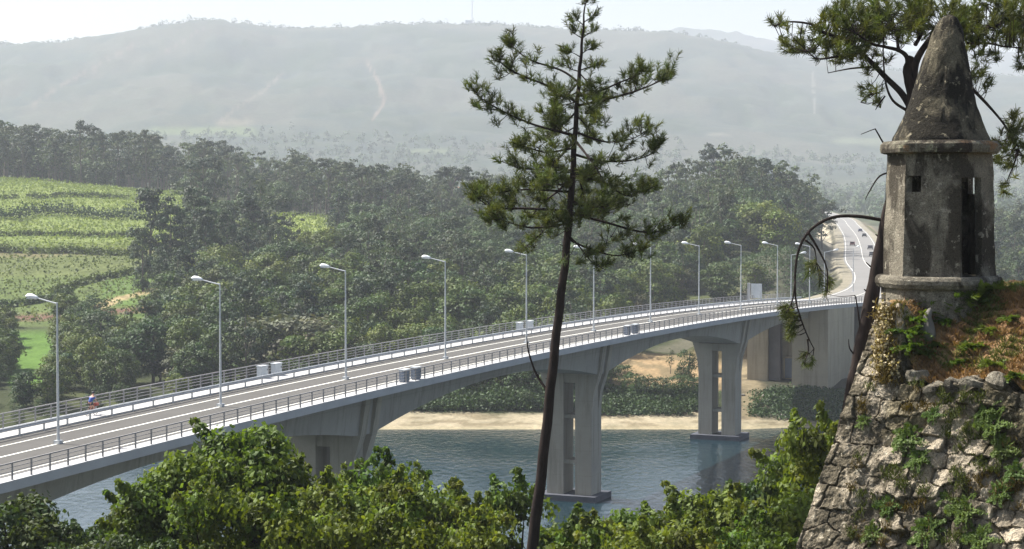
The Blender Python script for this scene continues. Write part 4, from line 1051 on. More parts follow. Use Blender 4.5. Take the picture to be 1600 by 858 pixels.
def smooth_pts(P, k=4):
    out = []
    for i in range(len(P)-1):
        p0 = P[max(i-1, 0)]; p1 = P[i]; p2 = P[i+1]; p3 = P[min(i+2, len(P)-1)]
        for j in range(k):
            s = j/k; out.append(.5*((2*p1)+(p2-p0)*s+(2*p0-5*p1+4*p2-p3)*s*s+(3*p1-3*p2+p3-p0)*s**3))
    out.append(P[-1]); return out
Y1 = 50.0
root = empty('pine_tree', at(790, 1500, Y1)); root.location.z = float(H(np.array([root.location.x]), np.array([Y1]))[0])
tag(root, 'tall lone pine with a dark leaning trunk in front of the bridge', 'tree')
L0 = np.array(list(root.location))
def local(mb): mb.v = [v-L0 for v in mb.v]; return mb
tk = [(790, 1560), (800, 1300), (812, 1050), (830, 868), (846, 740), (860, 610), (872, 500), (884, 400), (893, 300), (899, 200), (905, 120), (910, 60), (914, 6)]
tp = smooth_pts([at(u, v, Y1) for u, v in tk], 5)
tp = [p_+Vector((math.sin(i*1.7)*.012, 0, 0)) for i, p_ in enumerate(tp)]
dia = np.interp(np.linspace(0, 12, len(tp)), range(13), [27, 24, 21, 18.5, 17, 15.5, 14, 12.5, 10.5, 8, 6, 4, 2])/FPX*Y1/2
mb = MB(); mb.tube(tp, list(dia), 12)
LB = [([(903, 128), (877, 110), (829, 94), (803, 74), (797, 66)], 1.0, .8), ([(901, 160), (863, 137), (815, 118), (785, 100), (778, 86)], -1.0, .9), ([(897, 212), (860, 202), (829, 193), (786, 174), (754, 155), (740, 140)], .5, 1.2),
      ([(903, 165), (957, 153), (1000, 140), (1032, 126), (1048, 114)], .5, 1.1), ([(903, 150), (935, 143), (968, 129), (995, 118), (1008, 108)], -1.2, .9), ([(897, 205), (925, 216), (952, 222), (990, 216), (1015, 200)], 1.0, .9),
      ([(894, 240), (930, 250), (975, 252), (1015, 242), (1030, 222)], -.6, .9), ([(894, 262), (941, 284), (979, 306), (1005, 298), (1025, 290)], .8, .9), ([(889, 333), (941, 346), (1000, 362), (1038, 360), (1065, 349)], -.3, 1.0), ([(886, 372), (914, 386), (957, 399), (985, 395), (1005, 388)], .6, .9),
      ([(894, 232), (855, 238), (830, 232), (815, 226)], -1.0, 1.), ([(892, 266), (850, 266), (810, 262), (783, 252)], .4, 1.1), ([(889, 300), (834, 296), (800, 298), (780, 300)], -1.2, 1.1), ([(888, 330), (829, 326), (775, 325), (750, 312), (742, 298)], .8, 1.),
      ([(886, 350), (834, 356), (796, 348), (762, 335)], -.4, 1.1), ([(896, 220), (880, 240), (862, 262), (850, 290)], -2.6, 1.2), ([(895, 215), (915, 240), (935, 268), (950, 300)], -2.4, 1.), ([(893, 250), (905, 280), (915, 312), (935, 330)], 2.2, 1.), ([(891, 280), (870, 300), (845, 320), (830, 340)], 2.2, 1.1),
      ([(902, 130), (890, 145), (876, 160), (865, 185)], -1.6, 1.1), ([(902, 140), (915, 155), (925, 175), (932, 190)], -1.4, 1.), ([(900, 175), (885, 190), (865, 205), (850, 215)], 1.6, 1.2), ([(900, 180), (915, 195), (925, 210)], 1.5, .9), ([(889, 310), (915, 325), (945, 330), (970, 322)], 1.6, .8), ([(887, 340), (860, 352), (838, 372), (822, 385)], 1.0, .7), ([(888, 368), (905, 385), (925, 410), (940, 418)], -1.0, .7),
      ([(908, 85), (918, 78), (930, 72)], .3, 1.), ([(908, 90), (898, 84), (888, 80)], -.3, 1.), ([(910, 60), (920, 52), (934, 44)], .2, .9), ([(910, 60), (900, 54), (892, 46)], .3, .9), ([(912, 40), (903, 32), (898, 28)], -.2, .8), ([(912, 35), (922, 28), (930, 20)], -.2, .8), ([(906, 110), (922, 104), (934, 98)], .5, 1.), ([(906, 112), (892, 108), (880, 100)], .5, 1.), ([(914, 12), (915, 2)], 0, .6), ([(906, 115), (915, 125), (925, 140), (930, 155)], -.5, 1.)]
for q in range(13):
    v0 = rng.uniform(125, 375); u0 = float(np.interp(v0, [100, 400], [906, 884])); az_ = rng.uniform(0, 6.28); Lq = rng.uniform(.6, 1.5)*(.6+.5*(v0-100)/280)
    du, dy = math.cos(az_)*Lq*FPX/Y1, math.sin(az_)*Lq; LB.append(([(u0, v0), (u0+du*.5, v0+rng.uniform(-2, 10)), (u0+du, v0+rng.uniform(-22, 8))], dy, .8))
TP, TD, TC = [], [], []
for bi, (pts, dY, dens) in enumerate(LB):
    P = smooth_pts(poly3(pts, Y1, dY), 5); L = sum((P[i+1]-P[i]).length for i in range(len(P)-1))
    r0 = .012+.010*L; mb.tube(P, [max(.007, r0*(1-.85*i/len(P))) for i in range(len(P))], 6)
    nt_ = int(L*19.0*dens)+6
    nsh = max(4, int(L*5.6*dens)+3)
    for k in range(nsh+1):
        tipk = k == nsh; f = 1. if tipk else 1-(rng.uniform(0, 1)**1.15)*.70; i = min(len(P)-2, int(f*(len(P)-1))); a = P[i] if not tipk else P[-1]; d = (P[i+1]-P[i]).normalized()
        side = Vector(rng.normal(size=3)); side.z = side.z*.7+.25; side.normalize(); ln = rng.uniform(.10, .75)*(1.15-f*.6)*(1 if L > .8 else .5)
        e = a+(d*.8+side).normalized()*ln if not tipk else a+d*.05; mb.tube([a, a.lerp(e, .5)+Vector((0, 0, -.02)), e], [.012, .009, .005], 4, cap=False)
        nn_ = int(rng.integers(2, 5)*(1 if L > .8 else .6)); cr = rng.uniform(.08, .22)*(1 if L > .8 else .7); kc = rng.uniform(.55, 1.35)
        for j in range(nn_):
            q = rng.normal(size=3); q /= np.linalg.norm(q); q[2] = q[2]*.8+.15; e2 = e+Vector(q*cr*rng.uniform(.5, 1.2))-(e-a)*rng.uniform(0, .4)
            mb.tube([e-(e-a)*.25, e2], [.006, .003], 3, cap=False); sh = Vector(q)*.7+Vector((0, 0, .6))+d*.4; sh.normalize()
            TP.append(list(e2)); TD.append(list(sh)); kk = kc*rng.uniform(.75, 1.3); TC.append((kk*rng.uniform(.9, 1.2), kk, kk*rng.uniform(.7, 1)))
mb.tube(smooth_pts([at(856, 612, Y1), at(838, 585, Y1+.2), at(826, 550, Y1+.3), at(823, 525, Y1+.3)], 4), [.04, .038, .035, .033, .03, .028, .026, .024, .022, .02, .016, .01, .006], 6)
for (a, b) in (((884, 385), (868, 380)), ((878, 450), (868, 462)), ((876, 430), (890, 420)), ((881, 415), (871, 408)), ((862, 590), (852, 592))):
    mb.tube([at(*a, Y1), at(*b, Y1)], [.014, .005], 5)
local(mb).build('trunk', M['bark'], root, smooth=True)
print('pine tufts', len(TP))
V, F, C = tufts(np.array(TP), np.array(TD), 34, .155, np.array(TC)); mesh_arr('crown', V-L0, F, M['needle'], root, C)

# second pine behind the stone turret
Y2 = 43.0
root = empty('pine_tree', at(1290, 900, Y2)); root.location.z = float(H(np.array([root.location.x]), np.array([Y2]))[0]); L0 = np.array(list(root.location))
tag(root, 'crooked pine leaning behind the stone turret with a drooping dead arch branch', 'tree')
mb = MB()
tk = [(1235, 1400), (1262, 1050), (1290, 830), (1318, 690), (1340, 575), (1362, 465), (1384, 352), (1407, 250), (1424, 160), (1417, 112), (1424, 88)]
tp = smooth_pts([at(u, v, Y2) for u, v in tk], 5); dia = np.interp(np.linspace(0, 10, len(tp)), range(11), [34, 30, 27, 25, 24, 22, 20, 17, 15, 13, 9])/FPX*Y2/2
mb.tube(tp, [d_*(1+.08*math.sin(i*2.1)) for i, d_ in enumerate(dia)], 12)
LB2 = [([(1424, 155), (1428, 110), (1434, 90), (1448, 68), (1470, 40), (1500, 18), (1540, 5)], .8, 15), ([(1418, 110), (1417, 90), (1405, 79), (1382, 73), (1362, 68), (1335, 50)], -.5, 9), ([(1424, 170), (1408, 145), (1385, 122), (1362, 98), (1345, 82), (1322, 62), (1295, 52)], .8, 12),
       ([(1416, 172), (1395, 157), (1384, 130), (1380, 85), (1381, 45)], -.6, 5), ([(1362, 105), (1330, 107), (1294, 114)], .2, 4), ([(1345, 82), (1310, 88), (1278, 92), (1262, 80)], -.4, 5), ([(1318, 60), (1290, 52), (1268, 38), (1232, 34), (1210, 40)], .3, 6),
       ([(1470, 40), (1520, 48), (1560, 38), (1610, 22)], .6, 9), ([(1510, 68), (1545, 68), (1570, 73), (1602, 75)], -.4, 5), ([(1500, 120), (1522, 142), (1546, 167), (1570, 196), (1592, 232)], .4, 7), ([(1395, 240), (1382, 226), (1369, 204), (1366, 202), (1345, 210)], 0, 3.5), ([(1400, 268), (1375, 275), (1358, 300), (1352, 312)], .1, 3.5),
       ([(1384, 345), (1340, 338), (1300, 340), (1268, 358), (1250, 385), (1243, 420), (1243, 465), (1252, 500), (1264, 530), (1272, 545)], .3, 6), ([(1262, 362), (1280, 392), (1292, 420), (1293, 455)], -.2, 4.5), ([(1258, 375), (1272, 388), (1276, 410)], .2, 3.5), ([(1243, 440), (1238, 470), (1228, 490)], 0, 3.5), ([(1262, 530), (1263, 548), (1258, 565)], 0, 3),
       ([(1348, 540), (1338, 470), (1334, 462)], 0, 3.5), ([(1362, 460), (1350, 452)], 0, 5), ([(1366, 422), (1353, 410)], 0, 4), ([(1378, 374), (1368, 366)], 0, 4), ([(1340, 560), (1328, 545), (1326, 530)], 0, 3.5), ([(1430, 70), (1440, 50), (1436, 25), (1425, 5)], .6, 7), ([(1404, 80), (1400, 50), (1392, 20)], 1., 6), ([(1370, 145), (1355, 150), (1345, 160)], .4, 3.5), ([(1383, 150), (1372, 165), (1368, 172)], 0, 3)]
BR = []
for pts, dY, d0 in LB2:
    P = smooth_pts(poly3(pts, Y2, dY), 5); r0 = d0/FPX*Y2/2; mb.tube(P, [max(.006, r0*(1-.75*i/len(P))) for i in range(len(P))], 7); BR += P
BRa = np.array([list(p_) for p_ in BR])
regs = [(1252, 62, 38, 26, 40), (1330, 42, 52, 40, 200), (1285, 80, 40, 20, 38), (1395, 15, 55, 38, 150), (1460, 18, 45, 28, 95), (1545, 35, 52, 38, 170), (1595, 40, 28, 42, 80), (1522, 92, 18, 42, 30), (1545, 90, 25, 15, 16), (1322, 88, 18, 13, 20), (1366, 148, 22, 16, 16), (1358, 110, 16, 10, 8), (1575, 245, 28, 42, 55), (1590, 195, 16, 20, 22), (1540, 130, 12, 12, 6), (1213, 36, 10, 12, 10), (1375, 70, 45, 30, 45), (1600, 110, 14, 30, 10),
        (1236, 500, 11, 28, 24), (1228, 488, 12, 10, 10), (1272, 428, 12, 26, 10), (1294, 450, 7, 16, 7), (1258, 560, 12, 10, 7), (1500, 45, 25, 35, 40), (1430, 40, 30, 25, 40), (1568, 300, 6, 25, 6)]
TP, TD, TC = [], [], []
for u0, v0, ru, rv, cnt in regs:
    for k in range(int(cnt*.72)):
        a = rng.uniform(0, 6.28); q = math.sqrt(rng.uniform(0, 1)); u = u0+ru*q*math.cos(a); v = v0+rv*q*math.sin(a)
        if v < -45: continue
        p_ = at(u, v, Y2+.4+rng.normal()*(.75 if ru > 15 else .15)); d = np.linalg.norm(BRa-np.array(list(p_)), axis=1); j = int(np.argmin(d)); b = BR[j]
        if d[j] < 1.4: mb.tube([b, b.lerp(p_, .5)+Vector((0, 0, -.04)), p_], [.011, .008, .004], 4, cap=False)
        sh = (p_-b).normalized()*.6+Vector((rng.normal()*.3, rng.normal()*.3, .5 if v0 < 350 else -.35)); sh.normalize(); TP.append(list(p_)); TD.append(list(sh)); kk = rng.uniform(.65, 1.35); TC.append((kk*rng.uniform(.95, 1.25), kk, kk*rng.uniform(.6, 1)))
mb.v = [v-L0 for v in mb.v]; mb.build('trunk', M['bark'], root, smooth=True)
V, F, C = tufts(np.array(TP), np.array(TD), 50, .17, np.array(TC)); mesh_arr('crown', V-L0, F, M['needle'], root, C)

# ------------------------------------------------------------------ bastion wall
CT = np.array([6.96, 36.0, 34.96]); CB = np.array([5.25, 35.0, 30.49]); AL = np.array([.8, -.6, 0.])
DN = (CB-CT)/np.linalg.norm(CB-CT)                      # down the corner
NW = np.cross(AL, -DN); NW /= np.linalg.norm(NW); NW = NW if NW[1] < 0 else -NW
def stone_field(a, b, seed, sa=.46, sb=.30):
    """irregular coursed masonry: returns relief height and tint"""
    wob = (fbm(a*1.3, b*1.3, seed+3, 3)-.5)*.24; aa = a/sa+wob; bbv = b/sb+wob*1.3
    F1 = np.full(a.shape, 9.); F2 = np.full(a.shape, 9.); hid = np.zeros(a.shape); tl = np.zeros(a.shape)
    j0 = np.floor(bbv)
    for dj in (-1, 0, 1, 2):
        j = j0+dj; off = (j % 2)*.5; i0 = np.floor(aa-off)
        for di in (-1, 0, 1, 2):
            i = i0+di; r1 = _h(i, j, seed); r2 = _h(i, j, seed+1); r3 = _h(i, j, seed+2)
            cx = i+off+.5+(r1-.5)*.56; cy = j+.5+(r2-.5)*.42-.5; dx = aa-cx; dy = bbv-cy; d = (np.abs(dx)**5+np.abs(dy)**5)**(1/5)-.10*r3
            closer = d < F1; F2 = np.where(closer, F1, np.minimum(F2, d)); hid = np.where(closer, r3, hid); tl = np.where(closer, dx*(r1-.5)+dy*(r2-.5), tl); F1 = np.where(closer, d, F1)
    edge = F2-F1; return edge, hid, tl
na, nb = 520, 430
A_ = np.linspace(0, 9.5, na); B_ = np.linspace(-.15, 9.5, nb); AA, BB_ = np.meshgrid(A_, B_, indexing='ij')
edge, hid, tl = stone_field(AA, BB_, 21)
# larger squared blocks at the corner
qe, qh, qt = stone_field(AA*1.0+.23, BB_, 55, .62, .43); m_ = 1-sstep(.75, 1.0, AA+(fbm(AA*0+.3, BB_*1.5, 4)-.5)*.5)
edge = edge*(1-m_)+qe*m_*1.2; hid = hid*(1-m_)+qh*m_; tl = tl*(1-m_)+qt*m_
relief = sstep(0, .07, edge)*.06+(hid-.5)*.10*(1-.6*m_)*sstep(.02, .12, edge)+tl*.26*(1-.7*m_)+(fbm(AA*6, BB_*6, 90, 4)-.5)*.10+(fbm(AA*1.2, BB_*1.2, 92, 3)-.5)*.25*(1-m_)
relief += (fbm(AA*22, BB_*22, 95, 3)-.5)*.035
# ragged top edge
ztop = 34.98-1.42*sstep(.35, 1.0, AA)+(fbm(AA*2.2, AA*0, 14, 3)-.5)*.45+.28*sstep(1.2, 2.2, AA)*0
base = CT+AA[..., None]*AL+BB_[..., None]*DN
dropz = np.clip(base[..., 2]-ztop, 0, None)              # fold everything above the top line back over it
P = base+NW*relief[..., None]; over = dropz > 0
kb = -NW*np.array([1, 1, 0]); kb /= np.linalg.norm(kb)
P = np.where(over[..., None], P+np.array([0, 0, -1.])*dropz[..., None]*1.02+kb*np.minimum(dropz, .8)[..., None]*.5, P)
tintw = (.85+.25*sstep(.02, .10, edge))*(.75+.55*hid); mossy = sstep(.55, .7, fbm(AA*.9, BB_*.9, 70, 4))*(1-m_)
Cw = tintw[..., None]*np.array([1, .97, .92]); Cw = Cw*(1-mossy[..., None]*.55)+np.array([.42, .40, .22])*mossy[..., None]*.55
joint = 1-sstep(.0, .035, edge); Cw = Cw*(1-joint[..., None]*.6)+np.array([.20, .18, .14])*joint[..., None]*.6
I = np.arange(na*nb).reshape(na, nb); F = np.stack([I[:-1, :-1], I[:-1, 1:], I[1:, 1:], I[1:, :-1]], -1).reshape(-1, 4)
wallroot = empty('stone_wall', CT+DN*9); tag(wallroot, 'battered rough granite fort wall with plants in its joints', 'wall'); L0 = np.array(list(wallroot.location))
mesh_arr('facing', P.reshape(-1, 3)-L0, F, M['masonry'], wallroot, Cw.reshape(-1, 3), smooth=False)
# flank behind the corner (coarser)
A2 = np.linspace(0, 12, 160); B2 = np.linspace(0, 9.5, 160); A2, B2 = np.meshgrid(A2, B2, indexing='ij'); AL2 = np.array([.36, .933, 0]); e2, h2, t2 = stone_field(A2, B2, 121)
N2 = np.cross(AL2, DN); N2 /= np.linalg.norm(N2); N2 = N2 if N2[0] < 0 else -N2
P2 = CT+A2[..., None]*AL2+B2[..., None]*DN+N2*((sstep(0, .2, e2)*.07+(h2-.5)*.08-.03)*sstep(0, .3, A2))[..., None]; I2 = np.arange(160*160).reshape(160, 160)
mesh_arr('flank', P2.reshape(-1, 3)-L0, np.stack([I2[:-1, :-1], I2[1:, :-1], I2[1:, 1:], I2[:-1, 1:]], -1).reshape(-1, 4), M['masonry'], wallroot, np.repeat((.7+.5*h2).reshape(-1, 1), 3, 1))
# earth bank on top
ne, nw_ = 200, 120; TA_ = np.linspace(.0, 9.5, ne); WA = np.linspace(-.02, 11, nw_); TT, WW = np.meshgrid(TA_, WA, indexing='ij')
kb2 = np.array([.6, .8, 0.])
zt_ = 34.98-1.42*sstep(.35, 1.0, TT)+(fbm(TT*2.2, TT*0, 14, 3)-.5)*.45
bk = CT+TT[..., None]*AL+WW[..., None]*kb2; foot = (CT[2]-zt_)*.0
# start a little in front, on the battered face line
shift = (CT[2]-zt_)*(-DN[:2]@NW[:2])/(-DN[2])
rise = 34.98-zt_
zz = zt_-.05+(rise+.10)*sstep(-.15, 1.5, WW)*1.0+(fbm(bk[..., 0]*1.6, bk[..., 1]*1.6, 33, 4)-.5)*.28*sstep(0, .5, WW)
lim = CT[0]+(bk[..., 1]-CT[1])*.386       # stay inside the flank
bk[..., 0] = np.maximum(bk[..., 0], lim+.02)
Pe = np.stack([bk[..., 0], bk[..., 1], zz], -1); off_ = (NW[:2]/np.linalg.norm(NW[:2]))[None, None]*(np.clip((34.98-zt_)*.40, 0, 1)*(1-sstep(0, 1.2, WW)))[..., None]*.9
Pe[..., :2] += off_
ng = fbm(bk[..., 0]*2, bk[..., 1]*2, 35, 4); Ce = np.where((ng > .52)[..., None], np.array([.20, .12, .065]), np.array([.26, .17, .09])); I = np.arange(ne*nw_).reshape(ne, nw_)
F = np.stack([I[:-1, :-1], I[1:, :-1], I[1:, 1:], I[:-1, 1:]], -1).reshape(-1, 4); eo = mesh_arr('earth_bank', Pe.reshape(-1, 3), F, M['earth'], None, Ce.reshape(-1, 3), smooth=True); tag(eo, kind='structure')
def earth_at(t, w_): 
    i = int(np.clip(t/9.5*(ne-1), 0, ne-1)); j = int(np.clip((w_+.02)/11.02*(nw_-1), 0, nw_-1)); return Vector(Pe[i, j])
def face_at(t, b):
    i = int(np.clip(t/9.5*(na-1), 0, na-1)); j = int(np.clip((b+.15)/9.65*(nb-1), 0, nb-1)); return Vector(P[i, j])

# ------------------------------------------------------------------ stone turret
GC = Vector(((1467-CU)/FPX*37, 37.0, 0)); K = 37/FPX
def zv(v): return at(1467, v, 37).z
tur = empty('turret', (GC.x, GC.y, zv(452))); tag(tur, 'weathered granite sentry turret with conical stone roof on the wall corner', 'turret')
Z0 = zv(452)
ang0 = math.atan2(-GC.y, -GC.x)            # direction towards the camera
def corner(a_deg, R_):                      # a measured to the right of the camera direction
    a = ang0+math.radians(a_deg); return Vector((R_*math.cos(a), R_*math.sin(a), 0))
corners = [-98, -38, 22, 82, 142, 202]; TH = .14
def face_wall(mb, a0, a1, R0, R1, z0, z1, holes):
    """a wall panel between two hexagon corners with rectangular openings; holes=(f0,f1,h0,h1)"""
    fs = sorted(set([0, 1]+[h_[0] for h_ in holes]+[h_[1] for h_ in holes])); hs = sorted(set([z0, z1]+[h_[2] for h_ in holes]+[h_[3] for h_ in holes]))
    fs = sorted(set(fs+list(np.linspace(0, 1, 15)))); hs = sorted(set(hs+list(np.linspace(z0, z1, 27))))
    def pt(f, z, inn):
        R_ = R0+(R1-R0)*(z-z0)/(z1-z0); a = corner(a0, R_-(TH*1.15 if inn else 0)); b = corner(a1, R_-(TH*1.15 if inn else 0)); p_ = a.lerp(b, f); p_.z = z
        if not inn:
            n_ = p_.copy(); n_.z = 0; n_.normalize(); q = float(fbm(np.array([p_.x*3+9*a0]), np.array([p_.z*3+p_.y*2]), 7, 3)[0])-.5
            p_ = p_+n_*(q*.05)
        return p_
    def hole(f, z): return any(h_[0] <= f <= h_[1] and h_[2] <= z <= h_[3] for h_ in holes)
    V = []; idx = {}
    for i, f in enumerate(fs):
        for j, z in enumerate(hs):
            for inn in (0, 1): idx[i, j, inn] = len(V); V.append(list(pt(f, z, inn)))
    F = []; nI, nJ = len(fs)-1, len(hs)-1
    sol = lambda i, j: 0 <= i < nI and 0 <= j < nJ and not hole((fs[i]+fs[i+1])/2, (hs[j]+hs[j+1])/2)
    for i in range(nI):
        for j in range(nJ):
            if not sol(i, j): continue
            F.append((idx[i, j, 0], idx[i+1, j, 0], idx[i+1, j+1, 0], idx[i, j+1, 0])); F.append((idx[i, j, 1], idx[i, j+1, 1], idx[i+1, j+1, 1], idx[i+1, j, 1]))
            if not sol(i-1, j) and i > 0: F.append((idx[i, j, 0], idx[i, j+1, 0], idx[i, j+1, 1], idx[i, j, 1]))
            if not sol(i+1, j) and i+1 < nI: F.append((idx[i+1, j, 0], idx[i+1, j, 1], idx[i+1, j+1, 1], idx[i+1, j+1, 0]))
            if not sol(i, j-1) and j > 0: F.append((idx[i, j, 0], idx[i, j, 1], idx[i+1, j, 1], idx[i+1, j, 0]))
            if not sol(i, j+1) and j+1 < nJ: F.append((idx[i, j+1, 0], idx[i+1, j+1, 0], idx[i+1, j+1, 1], idx[i, j+1, 1]))
    mb.add(V, F)
RB, RT = 87*K, 81*K; zb = zv(432)-Z0; zt2 = zv(236)-Z0
mb = MB(); hw = (zv(300)-Z0, zv(275)-Z0)
face_wall(mb, -98, -38, RB, RT, zb, zt2, [])
face_wall(mb, -38, 22, RB, RT, zb, zt2, [(.03, .29, hw[0], hw[1])])
face_wall(mb, 22, 82, RB, RT, zb, zt2, [(.04, .62, zb, zv(278)-Z0)])
face_wall(mb, 82, 142, RB, RT, zb, zt2, [(.08, .95, zv(303)-Z0, zv(272)-Z0)])
face_wall(mb, 142, 202, RB, RT, zb, zt2, [])
face_wall(mb, 202, 262, RB, RT, zb, zt2, [(.4, .6, hw[0], hw[1])])
mb.build('wall', M['granite'], tur)
def ring(prof, n=72, hexa=0., lean=None, nz=.02, seed=1):
    """rounded hexagon lathe with noise"""
    V = []; F = []
    for k, (r, z) in enumerate(prof):
        for j in range(n):
            a = 360*j/n; rel = ((a-22) % 60)-30; hx = math.cos(math.radians(30))/math.cos(math.radians(rel)); rr = r*(1-hexa+hexa*hx/.93)
            rr += (float(fbm(np.array([a/360*14.]), np.array([z*3.+seed]), seed, 4)[0])-.5)*nz*2 if 0 < j else (float(fbm(np.array([14.]), np.array([z*3.+seed]), seed, 4)[0])-.5)*nz*2
            p_ = corner(a, rr); V.append((p_.x+(lean(z) if lean else 0), p_.y, z))
    for k in range(len(prof)-1):
        for j in range(n): F.append((k*n+j, k*n+(j+1) % n, (k+1)*n+(j+1) % n, (k+1)*n+j))
    F.append(tuple(range(n-1, -1, -1))); F.append(tuple((len(prof)-1)*n+j for j in range(n))); return V, F
mb = MB(); z_ = lambda v: zv(v)-Z0
cp_ = [(82*K, z_(241)), (88*K, z_(239)), (89.5*K, z_(233)), (89*K, z_(226)), (84*K, z_(221)), (70*K, z_(220))]; mb.add(*ring(cp_, 72, .75, None, .018, 3)); mb.build('cornice', M['granite_cornice'], tur)
half = [(224, 76), (215, 74), (205, 68.5), (190, 62), (165, 52.5), (145, 47), (120, 40.5), (95, 34.5), (70, 28.5), (52, 23.5), (40, 19), (32, 14.5), (27, 10.5), (24, 6), (23, 1)]
vs_ = np.linspace(224, 23, 60); prof = [(float(np.interp(-v, [-h_[0] for h_ in half], [h_[1] for h_ in half]))*K, z_(v)) for v in vs_]
ztip = z_(23); lean = lambda z: .165*max(0, (z-z_(224))/(ztip-z_(224)))**1.2
mb = MB(); mb.add(*ring(prof, 90, .12, lean, .035, 9)); mb.build('roof', M['granite_cone'], tur)
mb = MB(); bp_ = [(78*K, z_(436)), (90*K, z_(437)), (95*K, z_(433)), (96.5*K, z_(440)), (95*K, z_(447)), (90*K, z_(452)), (86*K, z_(453)), (86*K, z_(475)), (87*K, z_(520))]
bp_ = [(70*K, z_(430)), (88*K, z_(429.5)), (93*K, z_(431)), (95.5*K, z_(436)), (95.5*K, z_(442)), (92*K, z_(448)), (86*K, z_(450)), (86*K, z_(475)), (86*K, z_(505))]
mb.add(*ring(bp_[::-1], 72, .55, None, .02, 5)); mb.build('base_moulding', M['granite'], tur)

# ------------------------------------------------------------------ plants on the bank and in the wall
def fern_mesh(R_, nfr, seed, up=.7):
    g = np.random.default_rng(seed); P_, N_, C_ = [], [], []
    for k in range(nfr):
        a = g.uniform(0, 6.28); L = R_*g.uniform(.6, 1.1); el = g.uniform(.25, 1.2)*up
        d = np.array([math.cos(a)*math.cos(el), math.sin(a)*math.cos(el), math.sin(el)]); sd = np.array([-math.sin(a), math.cos(a), 0]); kk = g.uniform(.65, 1.3)
        for s in np.linspace(.12, 1, 11):
            c_ = d*L*s+np.array([0, 0, -.45*L*s*s])
            for q in (-1, 1):
                P_.append(c_+sd*q*L*.16*(1-s*.8)); N_.append(np.cross(d, sd)+g.normal(size=3)*.3); C_.append((kk, kk, kk))
    return np.array(P_), np.array(N_), np.array(C_)
ferns = []
for k in range(3):
    P_, N_, C_ = fern_mesh(.38, 26, k); V, F, C = leaf_mesh(P_, N_, .042, .45, C_); mb = MB(); mb.tube([(0, 0, -.12), (0, 0, .05)], [.02, .015], 6)
    r = empty('fern_plant'); mb.build('stem', M['bark'], r); mesh_arr('fronds', V, F, M['fern'], r, C); ferns.append(r)
def uv_to_bank(u, v):
    uu, vv2 = uv_of(Pe[..., 0], Pe[..., 1], Pe[..., 2]); k = np.argmin(np.abs(uu-u)+np.abs(vv2-v)+WW*2); return Vector(Pe.reshape(-1, 3)[k])
def uv_to_face(u, v):
    uu, vv2 = uv_of(P[..., 0], P[..., 1], P[..., 2]); k = np.argmin(np.abs(uu-u)+np.abs(vv2-v)); return Vector(P.reshape(-1, 3)[k])
FP = [(1425, 505, 1.0, 'b', 'bright green fern clump under the left side of the turret'), (1448, 492, .9, 'b', 'bright green plant just below the turret base'), (1475, 500, .9, 'b', 'yellowish green plant right of the pale stone'), (1412, 545, 1.1, 'b', 'vivid green clump on the corner below the turret'), (1438, 560, .9, 'b', 'green clump at the left end of the bank foot'), (1465, 540, .7, 'b', 'small green plant in the middle of the brown bank'), (1500, 575, .8, 'b', 'green plant on top of the wall stones, centre'),
      (1555, 575, 1.0, 'b', 'dark green plant at the bank foot toward the right edge'), (1590, 590, .9, 'b', 'green plant at the bank foot on the right edge'), (1575, 500, .8, 'b', 'small green plant high on the brown bank at right'), (1562, 464, 1.9, 'b', 'feathery green plant right of the turret base against the far wood'), (1402, 520, 1.3, 'b', 'leafy green plant beside the cream flowers'), (1460, 480, 1.3, 'b', 'leafy plant hugging the turret pedestal'), (1520, 545, 1.0, 'b', 'green patch in the middle of the brown bank'), (1545, 520, .9, 'b', 'low green sprig on the upper brown bank'), (1530, 466, 2.1, 'b', 'dark green bush at the door sill of the turret'), (1508, 476, 1.9, 'b', 'dark bush in the shade right of the turret base'),
      (1420, 685, 1.1, 'f', 'fern patch in the upper left of the wall face'), (1438, 715, .9, 'f', 'fern just below the upper left fern patch'), (1555, 665, 1.1, 'f', 'fern streak high on the wall at right'), (1570, 700, .9, 'f', 'fern below the high right fern streak'), (1545, 640, .8, 'f', 'small fern just under the wall top at right'), (1390, 790, .9, 'f', 'fern low on the wall toward the corner'), (1365, 835, .8, 'f', 'fern at the bottom of the wall near the corner'),
      (1450, 830, 1.1, 'f', 'fern at the bottom middle of the wall'), (1510, 800, 1.1, 'f', 'fern in the lower middle of the wall'), (1480, 780, .7, 'f', 'small fern left of the lower middle fern'), (1565, 770, .8, 'f', 'fern low on the wall at right'), (1535, 845, 1.0, 'f', 'fern at the bottom edge of the wall at right'), (1590, 740, .8, 'f', 'fern at the right edge half way down the wall'), (1350, 660, .5, 'f', 'tiny yellow green plant near the corner blocks'), (1460, 650, .6, 'f', 'small plant above the big round wall stone')]
for k, (u, v, s_, wh, lab) in enumerate(FP):
    o = ferns[k] if k < 3 else copy_tree(ferns[k % 3]); o.location = uv_to_bank(u, v) if wh == 'b' else uv_to_face(u, v)+Vector(NW)*.03
    if wh == 'b': o.location.z += .03
    o.rotation_euler = (0, 0, rng.uniform(0, 6.28)) if wh == 'b' else (.9, 0, math.atan2(NW[1], NW[0])+math.pi/2); o.scale = (s_,)*3; tag(o, lab, 'plant', 'green plants on the fort wall')
